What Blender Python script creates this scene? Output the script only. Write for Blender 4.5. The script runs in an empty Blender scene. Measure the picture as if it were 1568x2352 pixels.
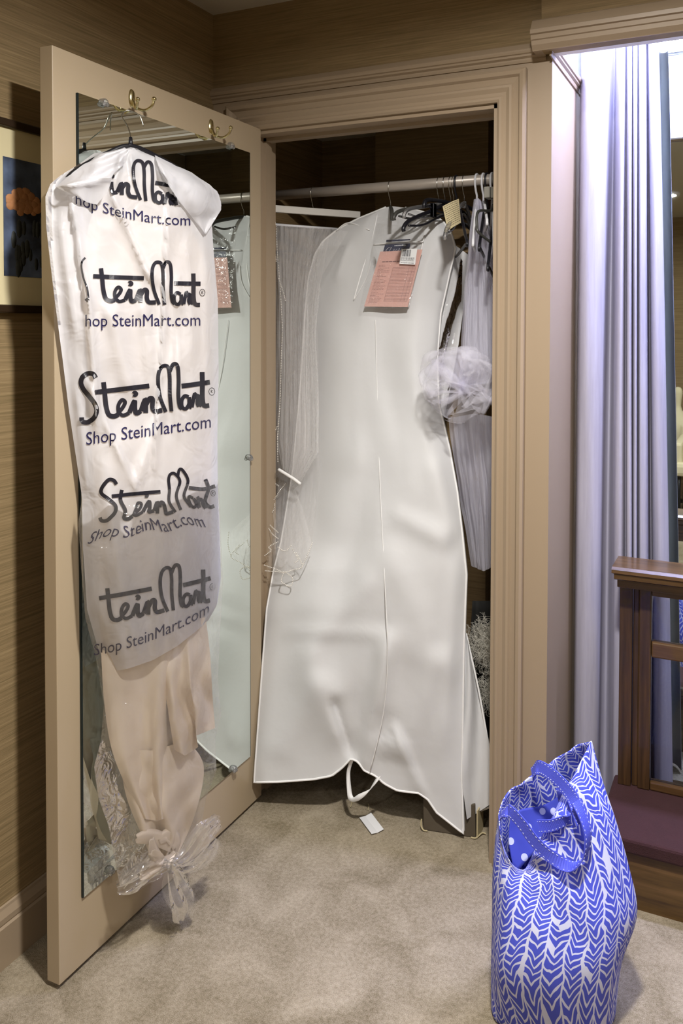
import bpy, math, random
from mathutils import Vector, Matrix, noise
random.seed(7)
S = bpy.context.scene
COL = S.collection
# ------------------------------------------------------------------ camera
# world: X runs right along the closet wall, Y into the closet, Z up, metres
F, PX, PY = 1821.8, 938.9, 800.6
PITCH, ROLL, YAW = .0266, -.0041, -.411
CU, CV, CH = 1.3958, -2.0119, 1.4402

def ray(x, y):
    X = (x-PX)/F; Y = -(y-PY)/F
    s, c = math.sin(ROLL), math.cos(ROLL); X, Y = X*c+Y*s, -X*s+Y*c
    s, c = math.sin(PITCH), math.cos(PITCH); Z = c+Y*s; Yw = Y*c-s
    s, c = math.sin(YAW), math.cos(YAW)
    return Vector((X*c+Z*s, -X*s+Z*c, Yw))
CAM = Vector((CU, CV, CH))
f_ = ray(PX, PY); r_ = ray(PX+F, PY)-f_; u_ = ray(PX, PY-F)-f_
cam = bpy.data.objects.new('camera', bpy.data.cameras.new('camera')); COL.objects.link(cam)
m = Matrix.Identity(4)
for i in range(3):
    m[i][0], m[i][1], m[i][2], m[i][3] = r_[i], u_[i], -f_[i], CAM[i]
cam.matrix_world = m
cam.data.sensor_fit = 'HORIZONTAL'; cam.data.sensor_width = 36; cam.data.lens = F/1568*36
cam.data.shift_x = -(PX-784)/1568; cam.data.shift_y = (PY-1176)/1568
cam.data.clip_start = .02
S.camera = cam
# ------------------------------------------------------------------ world, lights, exposure
S.view_settings.view_transform = 'Standard'; S.view_settings.look = 'None'
S.view_settings.gamma = 1; S.view_settings.use_curve_mapping = False
S.view_settings.exposure = 0.06
S.cycles.transparent_max_bounces = 40
W = bpy.data.worlds.new('world'); S.world = W; W.use_nodes = True
W.node_tree.nodes['Background'].inputs[0].default_value = (.02, .018, .015, 1)
CEIL = 2.3946
DOWNLIGHTS = [(1.15, -1.12), (.81, -2.83), (2.35, -1.5), (2.35, -3.1)]  # last two are added, out of view, for ambient fill
LAMP_POWER, LAMP_COL = (60, 14, 8, 10), (1, .965, .93)
ALCOVE_POWER, ALCOVE_COL = 54, (.54, .58, 1)

def area(name, loc, size, power, color, rot=(0, 0, 0), shape='DISK', sy=None, spread=math.pi):
    l = bpy.data.lights.new(name, 'AREA'); l.shape = shape; l.size = size
    if sy: l.size_y = sy
    l.energy = power; l.color = color; l.spread = spread
    o = bpy.data.objects.new(name, l); COL.objects.link(o); o.location = loc; o.rotation_euler = rot
    return o
for (x, y), pw in zip(DOWNLIGHTS, LAMP_POWER):
    area('downlight_lamp', (x, y, CEIL-.012), .13, pw, LAMP_COL, spread=3.05)
area('alcove_lamp', (1.52, .13, 2.44), 1.1, ALCOVE_POWER, ALCOVE_COL, shape='RECTANGLE', sy=.09)

# ------------------------------------------------------------------ point helpers
def onplane(x, y, O, n, d=0.):
    r = ray(x, y); n = Vector((n[0], n[1], 0)); O = Vector((O[0], O[1], 0))
    t = (n.dot(O)+d-n.dot(CAM))/n.dot(r)
    return CAM+r*t
def onv(x, y, v): return onplane(x, y, (0, 0), (0, 1), v)
def onu(x, y, u): return onplane(x, y, (0, 0), (1, 0), u)
def onz(x, y, z): r = ray(x, y); return CAM+r*((z-CH)/r.z)
def lerp(a, b, t): return a+(b-a)*t
def sstep(a, b, x):
    t = max(0, min(1, (x-a)/(b-a))); return t*t*(3-2*t)

# ------------------------------------------------------------------ object helpers
def tag(o, label=None, cat=None, group=None, kind=None):
    if label: o['label'] = label
    if cat: o['category'] = cat
    if group: o['group'] = group
    if kind: o['kind'] = kind
    return o
def thing(name, loc, label, cat, group=None):
    o = bpy.data.objects.new(name, None); COL.objects.link(o); o.location = loc
    o.empty_display_size = .05
    return tag(o, label, cat, group)
class MB:
    def __init__(s): s.v = []; s.f = []; s.uv = {}
    def add(s, vs, fs):
        b = len(s.v); s.v += [tuple(v) for v in vs]; s.f += [tuple(i+b for i in f) for f in fs]; return b
    def box(s, a, b):
        x0, y0, z0 = a; x1, y1, z1 = b
        s.add([(x0,y0,z0),(x1,y0,z0),(x1,y1,z0),(x0,y1,z0),(x0,y0,z1),(x1,y0,z1),(x1,y1,z1),(x0,y1,z1)],
              [(0,3,2,1),(4,5,6,7),(0,1,5,4),(1,2,6,5),(2,3,7,6),(3,0,4,7)]); return s
    def hexa(s, b4, t4):
        s.add(list(b4)+list(t4), [(0,3,2,1),(4,5,6,7),(0,1,5,4),(1,2,6,5),(2,3,7,6),(3,0,4,7)]); return s
    def grid(s, rows, close_u=False, close_v=False):
        n = len(rows[0]); m_ = len(rows); b = len(s.v)
        for r in rows: s.v += [tuple(p) for p in r]
        for i in range(m_ if close_v else m_-1):
            for j in range(n if close_u else n-1):
                i2 = (i+1) % m_; j2 = (j+1) % n
                s.f.append((b+i*n+j, b+i*n+j2, b+i2*n+j2, b+i2*n+j))
        return s
    def tube(s, pts, r, seg=8, closed=False, cap=True, flat=1., flatdir=None):
        pts = [Vector(p) for p in pts]; n = len(pts); rows = []
        up = Vector((0, 0, 1))
        prev = None
        for i, p in enumerate(pts):
            a = pts[(i-1) % n] if (closed or i > 0) else p
            c = pts[(i+1) % n] if (closed or i < n-1) else p
            t = (c-a)
            if t.length < 1e-9: t = Vector((0, 0, 1))
            t.normalize()
            if flatdir is not None: x = Vector(flatdir)-t*Vector(flatdir).dot(t)
            elif prev is None: x = t.orthogonal()
            else: x = prev-t*prev.dot(t)
            if x.length < 1e-6: x = t.orthogonal()
            x.normalize(); prev = x; y = t.cross(x)
            rr = r[i] if isinstance(r, (list, tuple)) else r
            rows.append([p+(x*math.cos(2*math.pi*k/seg)*flat+y*math.sin(2*math.pi*k/seg))*rr for k in range(seg)])
        b = len(s.v); s.grid(rows, close_u=True, close_v=closed)
        if cap and not closed:
            s.f.append(tuple(b+k for k in range(seg))[::-1]); e = b+(n-1)*seg; s.f.append(tuple(e+k for k in range(seg)))
        return s
    def ribbon(s, pts, widthvecs):
        rows = [[Vector(p)-Vector(w)*.5, Vector(p)+Vector(w)*.5] for p, w in zip(pts, widthvecs)]
        s.grid(rows); return s
    def sphere(s, c, r, seg=8, rings=6, sc=(1, 1, 1)):
        rows = []
        for i in range(rings+1):
            a = math.pi*i/rings
            rows.append([Vector(c)+Vector((math.sin(a)*math.cos(2*math.pi*k/seg)*sc[0], math.sin(a)*math.sin(2*math.pi*k/seg)*sc[1], math.cos(a)*sc[2]))*r for k in range(seg)])
        s.grid(rows, close_u=True); return s
    def lathe(s, prof, c, axis=(0, 0, 1), seg=24):
        ax = Vector(axis).normalized(); x = ax.orthogonal().normalized(); y = ax.cross(x)
        rows = [[Vector(c)+ax*h+(x*math.cos(2*math.pi*k/seg)+y*math.sin(2*math.pi*k/seg))*r for k in range(seg)] for (r, h) in prof]
        s.grid(rows, close_u=True); return s
    def prism(s, poly, d):
        n = len(poly); d = Vector(d); s.add([Vector(p) for p in poly]+[Vector(p)+d for p in poly],
            [tuple(range(n))[::-1], tuple(range(n, 2*n))]+[(i, (i+1) % n, n+(i+1) % n, n+i) for i in range(n)]); return s
    def build(s, name, mat, parent=None, smooth=False, bevel=0, solid=0, subsurf=0, uvs=None, fixn=True):
        v = [Vector(p) for p in s.v]
        xs = [p.x for p in v]; ys = [p.y for p in v]; zs = [p.z for p in v]
        o0 = Vector(((min(xs)+max(xs))/2, (min(ys)+max(ys))/2, min(zs)))
        me = bpy.data.meshes.new(name); me.from_pydata([tuple(p-o0) for p in v], [], s.f)
        if fixn:
            import bmesh
            bm = bmesh.new(); bm.from_mesh(me); bmesh.ops.recalc_face_normals(bm, faces=bm.faces); bm.to_mesh(me); bm.free()
        if smooth:
            for p in me.polygons: p.use_smooth = True
        if uvs:
            l = me.uv_layers.new(name='uv')
            for lp in me.loops: l.data[lp.index].uv = uvs[lp.vertex_index]
        me.materials.append(mat); me.update()
        o = bpy.data.objects.new(name, me); COL.objects.link(o); o.location = o0
        if parent is not None:
            o.parent = parent; o.matrix_parent_inverse = Matrix.Translation(world_loc(parent)).inverted()
        if bevel:
            b = o.modifiers.new('bevel', 'BEVEL'); b.width = bevel; b.segments = 2; b.limit_method = 'ANGLE'; b.angle_limit = .6
        if solid:
            b = o.modifiers.new('solid', 'SOLIDIFY'); b.thickness = solid; b.offset = 0
        if subsurf:
            b = o.modifiers.new('sub', 'SUBSURF'); b.levels = subsurf; b.render_levels = subsurf
        return o
WL = {}
def world_loc(o):
    l = o.location.copy()
    return l   # every object is stored with its world position as location (parent inverse cancels the parent)
def catmull(pts, n=8, closed=False):
    P = [Vector(p) for p in pts]; out = []; N = len(P)
    for i in range(N if closed else N-1):
        g = lambda k: P[k % N] if closed else P[max(0, min(N-1, k))]
        a, b, c, d = g(i-1), g(i), g(i+1), g(i+2)
        for k in range(n):
            t = k/n
            out.append(.5*((2*b)+(c-a)*t+(2*a-5*b+4*c-d)*t*t+(3*b-a-3*c+d)*t**3))
    if not closed: out.append(P[-1])
    return out
class Poly:   # polyline sampled by arc length
    def __init__(s, pts, smooth=False):
        P = [Vector((p[0], p[1], p[2] if len(p) > 2 else 0)) for p in pts]
        if smooth: P = catmull(P, 6)
        s.P = P; s.L = [0]
        for a, b in zip(P, P[1:]): s.L.append(s.L[-1]+(b-a).length)
    def __call__(s, t):
        d = t*s.L[-1]
        for i in range(len(s.P)-1):
            if d <= s.L[i+1] or i == len(s.P)-2:
                q = (d-s.L[i])/max(1e-9, s.L[i+1]-s.L[i]); return s.P[i].lerp(s.P[i+1], max(0, min(1, q)))
def coons(L, R, T, B, nx, ny):
    rows = []
    for j in range(ny+1):
        t = j/ny; row = []
        for i in range(nx+1):
            s = i/nx
            p = L(t)*(1-s)+R(t)*s+T(s)*(1-t)+B(s)*t-(L(0)*(1-s)*(1-t)+R(0)*s*(1-t)+L(1)*(1-s)*t+R(1)*s*t)
            row.append((p.x, p.y, s, t))
        rows.append(row)
    return rows
def crease(x, y, a, b, w, sharp=None):
    """height of a fold that runs from a to b, w wide; tapers at its ends"""
    ax, ay = a; bx, by = b; dx, dy = bx-ax, by-ay; L2 = dx*dx+dy*dy
    t = ((x-ax)*dx+(y-ay)*dy)/L2
    if t < -.15 or t > 1.15: return 0
    e = sstep(-.15, .12, t)*(1-sstep(.88, 1.15, t))
    d = ((x-ax)*dy-(y-ay)*dx)/math.sqrt(L2)/w
    if sharp: 
        return e*(math.exp(-abs(d)*1.2) if d*sharp > 0 else math.exp(-d*d*6))
    return e*math.exp(-d*d)
def nz(x, y, z=0): return noise.noise(Vector((x, y, z)))

# ------------------------------------------------------------------ materials
def lin(h):
    h = h.lstrip('#'); c = [int(h[i:i+2], 16)/255 for i in (0, 2, 4)]
    return tuple(((k+.055)/1.055)**2.4 if k > .04045 else k/12.92 for k in c)+(1,)
def newmat(name):
    m = bpy.data.materials.new(name); m.use_nodes = True
    n = m.node_tree.nodes; p = n['Principled BSDF']; return m, n, m.node_tree.links, p
def plain(name, col, rough=.5, metal=0, spec=.5, trans=0, bump=0, bscale=200, coat=0, var=0, vscale=8):
    m, n, l, p = newmat(name)
    c = lin(col) if isinstance(col, str) else tuple(col)+(1,)
    p.inputs['Base Color'].default_value = c; p.inputs['Roughness'].default_value = rough
    p.inputs['Metallic'].default_value = metal; p.inputs['Specular IOR Level'].default_value = spec
    p.inputs['Coat Weight'].default_value = coat
    tc = n.new('ShaderNodeTexCoord')
    if bump:
        t = n.new('ShaderNodeTexNoise'); t.inputs['Scale'].default_value = bscale; t.inputs['Detail'].default_value = 4
        l.new(tc.outputs['Object'], t.inputs['Vector'])
        b = n.new('ShaderNodeBump'); b.inputs['Strength'].default_value = bump; b.inputs['Distance'].default_value = .002
        l.new(t.outputs['Fac'], b.inputs['Height']); l.new(b.outputs[0], p.inputs['Normal'])
    if var:
        t = n.new('ShaderNodeTexNoise'); t.inputs['Scale'].default_value = vscale; t.inputs['Detail'].default_value = 3
        l.new(tc.outputs['Object'], t.inputs['Vector'])
        mx = n.new('ShaderNodeMix'); mx.data_type = 'RGBA'
        mx.inputs[6].default_value = tuple(k*(1-var) for k in c[:3])+(1,); mx.inputs[7].default_value = tuple(min(1, k*(1+var)) for k in c[:3])+(1,)
        l.new(t.outputs['Fac'], mx.inputs[0]); l.new(mx.outputs[2], p.inputs['Base Color'])
    return m
def streaky(name, c1, c2, scale, rough=.6, bump=.3, detail=6, coat=0, dist=.002, coord='pos', c3=None):
    """woven or grained surface: noise stretched along one axis"""
    m, n, l, p = newmat(name); p.inputs['Roughness'].default_value = rough; p.inputs['Coat Weight'].default_value = coat
    if coord == 'pos': g = n.new('ShaderNodeNewGeometry').outputs['Position']
    else: g = n.new('ShaderNodeTexCoord').outputs['Object']
    mp = n.new('ShaderNodeMapping'); mp.inputs['Scale'].default_value = scale; l.new(g, mp.inputs[0])
    t = n.new('ShaderNodeTexNoise'); t.inputs['Scale'].default_value = 1; t.inputs['Detail'].default_value = detail; t.inputs['Roughness'].default_value = .65
    l.new(mp.outputs[0], t.inputs['Vector'])
    cr = n.new('ShaderNodeValToRGB'); cr.color_ramp.elements[0].position = .3; cr.color_ramp.elements[1].position = .7
    cr.color_ramp.elements[0].color = lin(c1); cr.color_ramp.elements[1].color = lin(c2)
    if c3:
        e = cr.color_ramp.elements.new(.5); e.color = lin(c3)
    l.new(t.outputs['Fac'], cr.inputs[0]); l.new(cr.outputs[0], p.inputs['Base Color'])
    b = n.new('ShaderNodeBump'); b.inputs['Strength'].default_value = bump; b.inputs['Distance'].default_value = dist
    l.new(t.outputs['Fac'], b.inputs['Height']); l.new(b.outputs[0], p.inputs['Normal'])
    return m
def sheer(name, col, fac, gloss=.0, rough=.5, streak=0, sscale=(300, 300, 4), crinkle=0, cscale=30, trl=.5, gfac=.08):
    """thin see-through cloth or film: transparent mixed with a lit surface"""
    m, n, l, p = newmat(name); n.remove(p); out = n['Material Output']
    d = n.new('ShaderNodeBsdfDiffuse'); d.inputs[0].default_value = lin(col)
    tr = n.new('ShaderNodeBsdfTranslucent'); tr.inputs[0].default_value = lin(col)
    a = n.new('ShaderNodeMixShader'); a.inputs[0].default_value = trl; l.new(d.outputs[0], a.inputs[1]); l.new(tr.outputs[0], a.inputs[2])
    tc = n.new('ShaderNodeTexCoord')
    if gloss:
        g = n.new('ShaderNodeBsdfGlossy'); g.inputs['Roughness'].default_value = rough; g.inputs[0].default_value = (1, 1, 1, 1)
    T = n.new('ShaderNodeBsdfTransparent')
    mixf = n.new('ShaderNodeMixShader'); mixf.inputs[0].default_value = fac
    l.new(T.outputs[0], mixf.inputs[1]); l.new(a.outputs[0], mixf.inputs[2])
    res = mixf
    if streak:
        mp = n.new('ShaderNodeMapping'); mp.inputs['Scale'].default_value = sscale; l.new(tc.outputs['Object'], mp.inputs[0])
        t = n.new('ShaderNodeTexNoise'); t.inputs['Scale'].default_value = 1; t.inputs['Detail'].default_value = 4; l.new(mp.outputs[0], t.inputs['Vector'])
        mr = n.new('ShaderNodeMapRange'); mr.inputs[1].default_value = .3; mr.inputs[2].default_value = .7
        mr.inputs[3].default_value = max(0, fac-streak); mr.inputs[4].default_value = min(1, fac+streak)
        l.new(t.outputs['Fac'], mr.inputs[0]); l.new(mr.outputs[0], mixf.inputs[0])
    if gloss:
        g2 = n.new('ShaderNodeMixShader'); g2.inputs[0].default_value = gfac
        fr = n.new('ShaderNodeFresnel'); fr.inputs[0].default_value = 1.45
        mm = n.new('ShaderNodeMath'); mm.operation = 'MULTIPLY_ADD'; mm.inputs[1].default_value = gloss; mm.inputs[2].default_value = gfac
        l.new(fr.outputs[0], mm.inputs[0]); l.new(mm.outputs[0], g2.inputs[0])
        l.new(mixf.outputs[0], g2.inputs[1]); l.new(g.outputs[0], g2.inputs[2]); res = g2
    if crinkle:
        t = n.new('ShaderNodeTexNoise'); t.inputs['Scale'].default_value = cscale; t.inputs['Detail'].default_value = 2; t.inputs['Distortion'].default_value = 1.2
        l.new(tc.outputs['Object'], t.inputs['Vector'])
        b = n.new('ShaderNodeBump'); b.inputs['Strength'].default_value = crinkle; b.inputs['Distance'].default_value = .01
        l.new(t.outputs['Fac'], b.inputs['Height'])
        l.new(b.outputs[0], d.inputs['Normal']); l.new(b.outputs[0], tr.inputs['Normal'])
        if gloss: l.new(b.outputs[0], g.inputs['Normal'])
    l.new(res.outputs[0], out.inputs[0])
    return m
def emit(name, col, s):
    m, n, l, p = newmat(name); p.inputs['Base Color'].default_value = (0, 0, 0, 1)
    p.inputs['Emission Color'].default_value = tuple(col)+(1,); p.inputs['Emission Strength'].default_value = s; return m

M = {}
M['tan'] = plain('tan_paint', '#9b8972', .42, bump=.04, bscale=60)
M['door'] = plain('door_paint', '#ab9a80', .38, bump=.03, bscale=50)
M['white_wall'] = plain('white_paint', '#dfdfe2', .6)
M['ceiling'] = plain('ceiling_paint', '#b5ad9c', .8, bump=.05)
M['paper_u'] = streaky('grasscloth', '#70603f', '#9a8560', (5, 5, 260), .75, .35, c3='#877250')
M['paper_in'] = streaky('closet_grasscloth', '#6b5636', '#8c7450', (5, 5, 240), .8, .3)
M['mirror'] = plain('mirror_glass', (.80, .87, .83), .012, 1)
M['mirror_edge'] = plain('mirror_edge', '#1f2a2c', .2, .3)
M['brass'] = plain('brass', '#ddd3a4', .14, 1)
M['chrome'] = plain('chrome', '#c9c9c9', .16, 1)
M['wire'] = plain('steel_wire', '#b9b7b0', .22, 1)
M['pole'] = plain('pole_metal', '#b5aba0', .38, .25)
M['black_plastic'] = plain('black_plastic', '#14141a', .35)
M['grey_plastic'] = plain('grey_plastic', '#3a3a36', .4)
M['white_plastic'] = plain('white_plastic', '#d9d9dc', .35)
M['white_wood'] = plain('white_painted_wood', '#d4d0c8', .5, bump=.05)
M['foam'] = plain('grey_foam', '#8d8a80', .8, bump=.2)
M['tagpaper'] = plain('kraft_tag_paper', '#b3a682', .8, bump=.05)
M['ink'] = plain('black_ink', '#23222a', .35)
M['navyink'] = plain('navy_ink', '#1c1a48', .4)
M['navy'] = plain('navy_card', '#1d2442', .5)
M['pink'] = plain('pink_paper', '#cba398', .6)
M['greyink'] = plain('printed_line', '#7c6060', .7)
M['whitepaper'] = plain('white_paper', '#dcdcdc', .7)
M['nonwoven'] = None
M['piping'] = plain('white_piping', '#e6e5e3', .6)
M['bead'] = plain('pearl_bead', '#e2ddd4', .15, .1)
M['curtain'] = streaky('curtain_cloth', '#9693a0', '#a9a6b3', (60, 60, 3), .85, .15, coord='obj')
M['cardboard'] = plain('cardboard', '#4f4638', .7, var=.15)
M['black_cloth'] = plain('black_cloth', '#141310', .9)
M['maroon'] = plain('maroon_carpet', '#381b1e', .95, bump=.9, bscale=420, var=.18, vscale=25)
M['wood_x'] = streaky('dark_wood', '#382917', '#62482c', (3, 40, 60), .3, .08, coat=.35, coord='obj', c3='#503920')
M['wood_z'] = streaky('dark_wood_upright', '#2d2013', '#563d24', (60, 60, 3), .32, .08, coat=.3, coord='obj', c3='#412e1b')
M['oak'] = streaky('riser_wood', '#3a2716', '#6c5030', (3, 30, 45), .45, .1, coord='obj', c3='#57401f')
M['cream'] = plain('cream_upholstery', '#d9d0b0', .8, bump=.1)
M['glass'] = None
M['frame_dark'] = plain('dark_frame', '#2a1d10', .4)
M['mat_board'] = plain('mat_board', '#cfc49d', .8)
M['canvas'] = None

def nonwoven():
    m, n, l, p = newmat('nonwoven_cloth')
    p.inputs['Base Color'].default_value = lin('#dedede'); p.inputs['Roughness'].default_value = .75
    tr = n.new('ShaderNodeBsdfTranslucent'); tr.inputs[0].default_value = lin('#e2e0da')
    mx = n.new('ShaderNodeMixShader'); mx.inputs[0].default_value = .22
    l.new(p.outputs[0], mx.inputs[1]); l.new(tr.outputs[0], mx.inputs[2]); l.new(mx.outputs[0], n['Material Output'].inputs[0])
    tc = n.new('ShaderNodeTexCoord'); t = n.new('ShaderNodeTexNoise'); t.inputs['Scale'].default_value = 14; t.inputs['Detail'].default_value = 3
    l.new(tc.outputs['Object'], t.inputs['Vector']); b = n.new('ShaderNodeBump'); b.inputs['Strength'].default_value = .25; b.inputs['Distance'].default_value = .008
    l.new(t.outputs['Fac'], b.inputs['Height']); l.new(b.outputs[0], p.inputs['Normal']); return m
M['nonwoven'] = nonwoven()
def glassmat():
    m, n, l, p = newmat('clear_glass'); n.remove(p)
    T = n.new('ShaderNodeBsdfTransparent'); T.inputs[0].default_value = (.96, .97, .97, 1); g = n.new('ShaderNodeBsdfGlossy'); g.inputs['Roughness'].default_value = .02
    mx = n.new('ShaderNodeMixShader'); fr = n.new('ShaderNodeFresnel'); fr.inputs[0].default_value = 1.3
    l.new(fr.outputs[0], mx.inputs[0]); l.new(T.outputs[0], mx.inputs[1]); l.new(g.outputs[0], mx.inputs[2]); l.new(mx.outputs[0], n['Material Output'].inputs[0]); return m
M['glass'] = glassmat()
M['clear_plastic'] = sheer('clear_plastic', '#d8d8d8', .22, gloss=1, rough=.08, gfac=.10)
M['poly'] = sheer('white_poly_film', '#f6f6fa', .80, gloss=.6, rough=.25, crinkle=.6, cscale=13, trl=.45, gfac=.02)
M['film'] = sheer('clear_poly_film', '#f7f4f0', .06, gloss=.75, rough=.07, crinkle=.9, cscale=28, trl=.4, gfac=.010)
M['pocket'] = sheer('clear_vinyl', '#e8e8e8', .05, gloss=1, rough=.05, crinkle=.5, cscale=30, gfac=.03)
M['tulle'] = sheer('white_tulle', '#fbf9f8', .17, streak=.05, sscale=(160, 160, 2.5), trl=.5)
M['veil'] = sheer('veil_tulle', '#fbf9f8', .27, streak=.07, sscale=(160, 160, 2.5), trl=.4)
M['petal_tulle'] = sheer('rosette_tulle', '#f6f5ff', .20, streak=0, trl=.5)
M['tulle_dense'] = sheer('thick_tulle', '#f4f3ff', .42, streak=.07, sscale=(120, 120, 3), trl=.5)
M['dress'] = plain('cream_satin', '#efe1ce', .45)
M['feather'] = plain('white_feather', '#c9c5b8', .9)
M['tote'] = None

def carpet():
    m, n, l, p = newmat('beige_carpet'); p.inputs['Roughness'].default_value = 1; p.inputs['Specular IOR Level'].default_value = .1
    g = n.new('ShaderNodeNewGeometry').outputs['Position']
    def N(sc, det, dis=0):
        t = n.new('ShaderNodeTexNoise'); t.inputs['Scale'].default_value = sc; t.inputs['Detail'].default_value = det; t.inputs['Distortion'].default_value = dis
        l.new(g, t.inputs['Vector']); return t.outputs['Fac']
    a = N(480, 2); b = N(7, 3, .8); c = N(110, 3)
    r = n.new('ShaderNodeValToRGB'); r.color_ramp.elements[0].position = .36; r.color_ramp.elements[1].position = .64
    r.color_ramp.elements[0].color = lin('#6b604a'); r.color_ramp.elements[1].color = lin('#ada18c')
    ad = n.new('ShaderNodeMath'); ad.operation = 'MULTIPLY_ADD'; ad.inputs[1].default_value = .35; l.new(b, ad.inputs[0])
    ad2 = n.new('ShaderNodeMath'); ad2.operation = 'MULTIPLY_ADD'; ad2.inputs[1].default_value = .40; l.new(a, ad2.inputs[0])
    ad3 = n.new('ShaderNodeMath'); ad3.operation = 'MULTIPLY'; ad3.inputs[1].default_value = .25; l.new(c, ad3.inputs[0])
    l.new(ad3.outputs[0], ad2.inputs[2]); l.new(ad2.outputs[0], ad.inputs[2]); l.new(ad.outputs[0], r.inputs[0]); l.new(r.outputs[0], p.inputs['Base Color'])
    bp = n.new('ShaderNodeBump'); bp.inputs['Strength'].default_value = .9; bp.inputs['Distance'].default_value = .006
    l.new(ad2.outputs[0], bp.inputs['Height']); l.new(bp.outputs[0], p.inputs['Normal']); return m
M['carpet'] = carpet()
def canvas():
    m, n, l, p = newmat('flower_print'); p.inputs['Roughness'].default_value = .25
    tc = n.new('ShaderNodeTexCoord'); mp = n.new('ShaderNodeMapping'); l.new(tc.outputs['Object'], mp.inputs[0])
    t = n.new('ShaderNodeTexNoise'); t.inputs['Scale'].default_value = 9; t.inputs['Detail'].default_value = 4; l.new(mp.outputs[0], t.inputs['Vector'])
    r = n.new('ShaderNodeValToRGB'); r.color_ramp.elements[0].color = lin('#20222a'); r.color_ramp.elements[1].color = lin('#6f7f9d'); r.color_ramp.elements[0].position = .35; r.color_ramp.elements[1].position = .75
    l.new(t.outputs['Fac'], r.inputs[0]); l.new(r.outputs[0], p.inputs['Base Color']); return m
M['canvas'] = canvas()
M['petal'] = plain('orange_petals', '#a8754c', .6, var=.35, vscale=40)
M['leaf'] = plain('dark_leaves', '#2b2f2c', .7, var=.4, vscale=60)

# ================================================================== THE SETTING
def struct(name, mb, mat, **k): return tag(mb.build(name, mat, **k), kind='structure')
WX0, WX1, WY0 = -.14, 3.0, -4.12
DW, DT = .7716, 2.028          # opening
CWD = .0785; WE = .9133; ZC = 2.104; ZM = 2.123
struct('floor', MB().box((WX0-.1, WY0-.1, -.05), (WX1+.1, .80, 0)), M['carpet'])
struct('ceiling', MB().box((WX0-.1, WY0-.1, CEIL), (WX1+.1, 0.0, CEIL+.06)), M['ceiling'])
struct('wall_left', MB().box((WX0-.1, WY0-.1, 0), (WX0, 0.0, CEIL)), M['paper_u'])
struct('wall_right', MB().box((WX1, WY0-.1, 0), (WX1+.1, .75, 2.6)), M['paper_u'])
struct('wall_rear', MB().box((WX0, WY0-.1, 0), (WX1, WY0, CEIL)), M['paper_u'])
# closet front wall: painted up to the picture rail, grasscloth above
w = MB(); TH = .11
w.box((WX0, 0, 0), (0, TH, ZM+.01)); w.box((DW, 0, 0), (WE, TH, ZM+.01)); w.box((0, 0, DT), (DW, TH, ZM+.01))
struct('wall_closet', w, M['tan'])
struct('wall_closet_upper', MB().box((WX0, 0, ZM+.01), (WE, TH, CEIL)), M['paper_u'])
# closet inside
struct('wall_closet_left', MB().box((WX0-.1, 0.0, 0), (WX0, .77, CEIL)), M['paper_in'])
struct('wall_closet_back', MB().box((WX0-.1, .67, 0), (.92, .77, CEIL)), M['paper_in'])
pc = onv(862, 360, .56).x; pd = onv(1121, 340, .56).x
struct('wall_closet_pier', MB().box((pc, .56, 0), (pd, .67, 2.3)), M['paper_in'])
struct('ceiling_closet', MB().box((WX0, TH, 2.154), (.90, .67, 2.2)), M['ceiling'])
# alcove beside the closet
struct('wall_alcove_side', MB().box((.87, TH, 0), (WE, .66, 2.15)), M['tan'])
struct('wall_alcove_side_upper', MB().box((.87, TH, 2.15), (WE, .66, 2.6)), M['white_wall'])
struct('wall_alcove_back', MB().box((WE, .542, 0), (WX1, .70, 2.6)), M['tan'])
struct('ceiling_alcove', MB().box((.87, -.02, 2.56), (WX1, .70, 2.62)), M['white_wall'])
# header over the alcove: papered front, white back
HU = .897
struct('wall_header', MB().box((HU, -.05, 2.134), (WX1, -.012, 2.6)), M['paper_u'])
struct('wall_header_back', MB().box((WE, -.012, 2.134), (WX1, .012, 2.56)), M['white_wall'])
# mouldings: profile (out, up) swept along a straight run
def run(a, b, prof, out):
    a, b, out = Vector(a), Vector(b), Vector(out); mb = MB()
    mb.grid([[a+out*o+Vector((0, 0, z)) for o, z in prof], [b+out*o+Vector((0, 0, z)) for o, z in prof]])
    n = len(prof); mb.f += [tuple(range(n)), tuple(range(2*n-1, n-1, -1))]; return mb
rail = [(0, 0), (.004, 0), (.006, .006), (.006, .010), (.012, .014), (.012, .019), (.016, .021), (.018, .026), (.018, .03), (.008, .046), (0, .048)]
struct('trim_1', run((WX0, 0, ZM), (HU+.001, 0, ZM), rail, (0, -1, 0)), M['tan'])
struct('trim_2', run((WE, -.03, ZM), (WE, .542, ZM), rail[:9]+[(.0, .032)], (1, 0, 0)), M['tan'])
hd = [(0, .078), (.006, .074), (.022, .048), (.026, .046), (.026, .036), (.020, .034), (.018, .024), (.014, .022), (.012, .012), (.003, .002), (.002, 0), (0, 0)]
struct('trim_3', run((HU-.022, -.05, 2.132), (WX1, -.05, 2.132), hd, (0, -1, 0)), M['tan'])
struct('trim_4', MB().box((HU-.022, -.05, 2.134), (HU, 0, 2.185)), M['tan'])
# casing around the closet opening, mitred
cas = [(0, .0), (0, .010), (.006, .014), (.012, .014), (.016, .010), (.024, .011), (.034, .017), (.040, .017), (.044, .012), (.052, .014), (.058, .016), (.063, .024), (.072, .027), (.0785, .022), (.0785, 0)]
c = MB()
rows = [[(0-o, -h, 0) for o, h in cas], [(0-o, -h, DT+o) for o, h in cas], [(DW+o, -h, DT+o) for o, h in cas], [(DW+o, -h, 0) for o, h in cas]]
c.grid(rows)
struct('trim_5', c, M['tan'])
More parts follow.
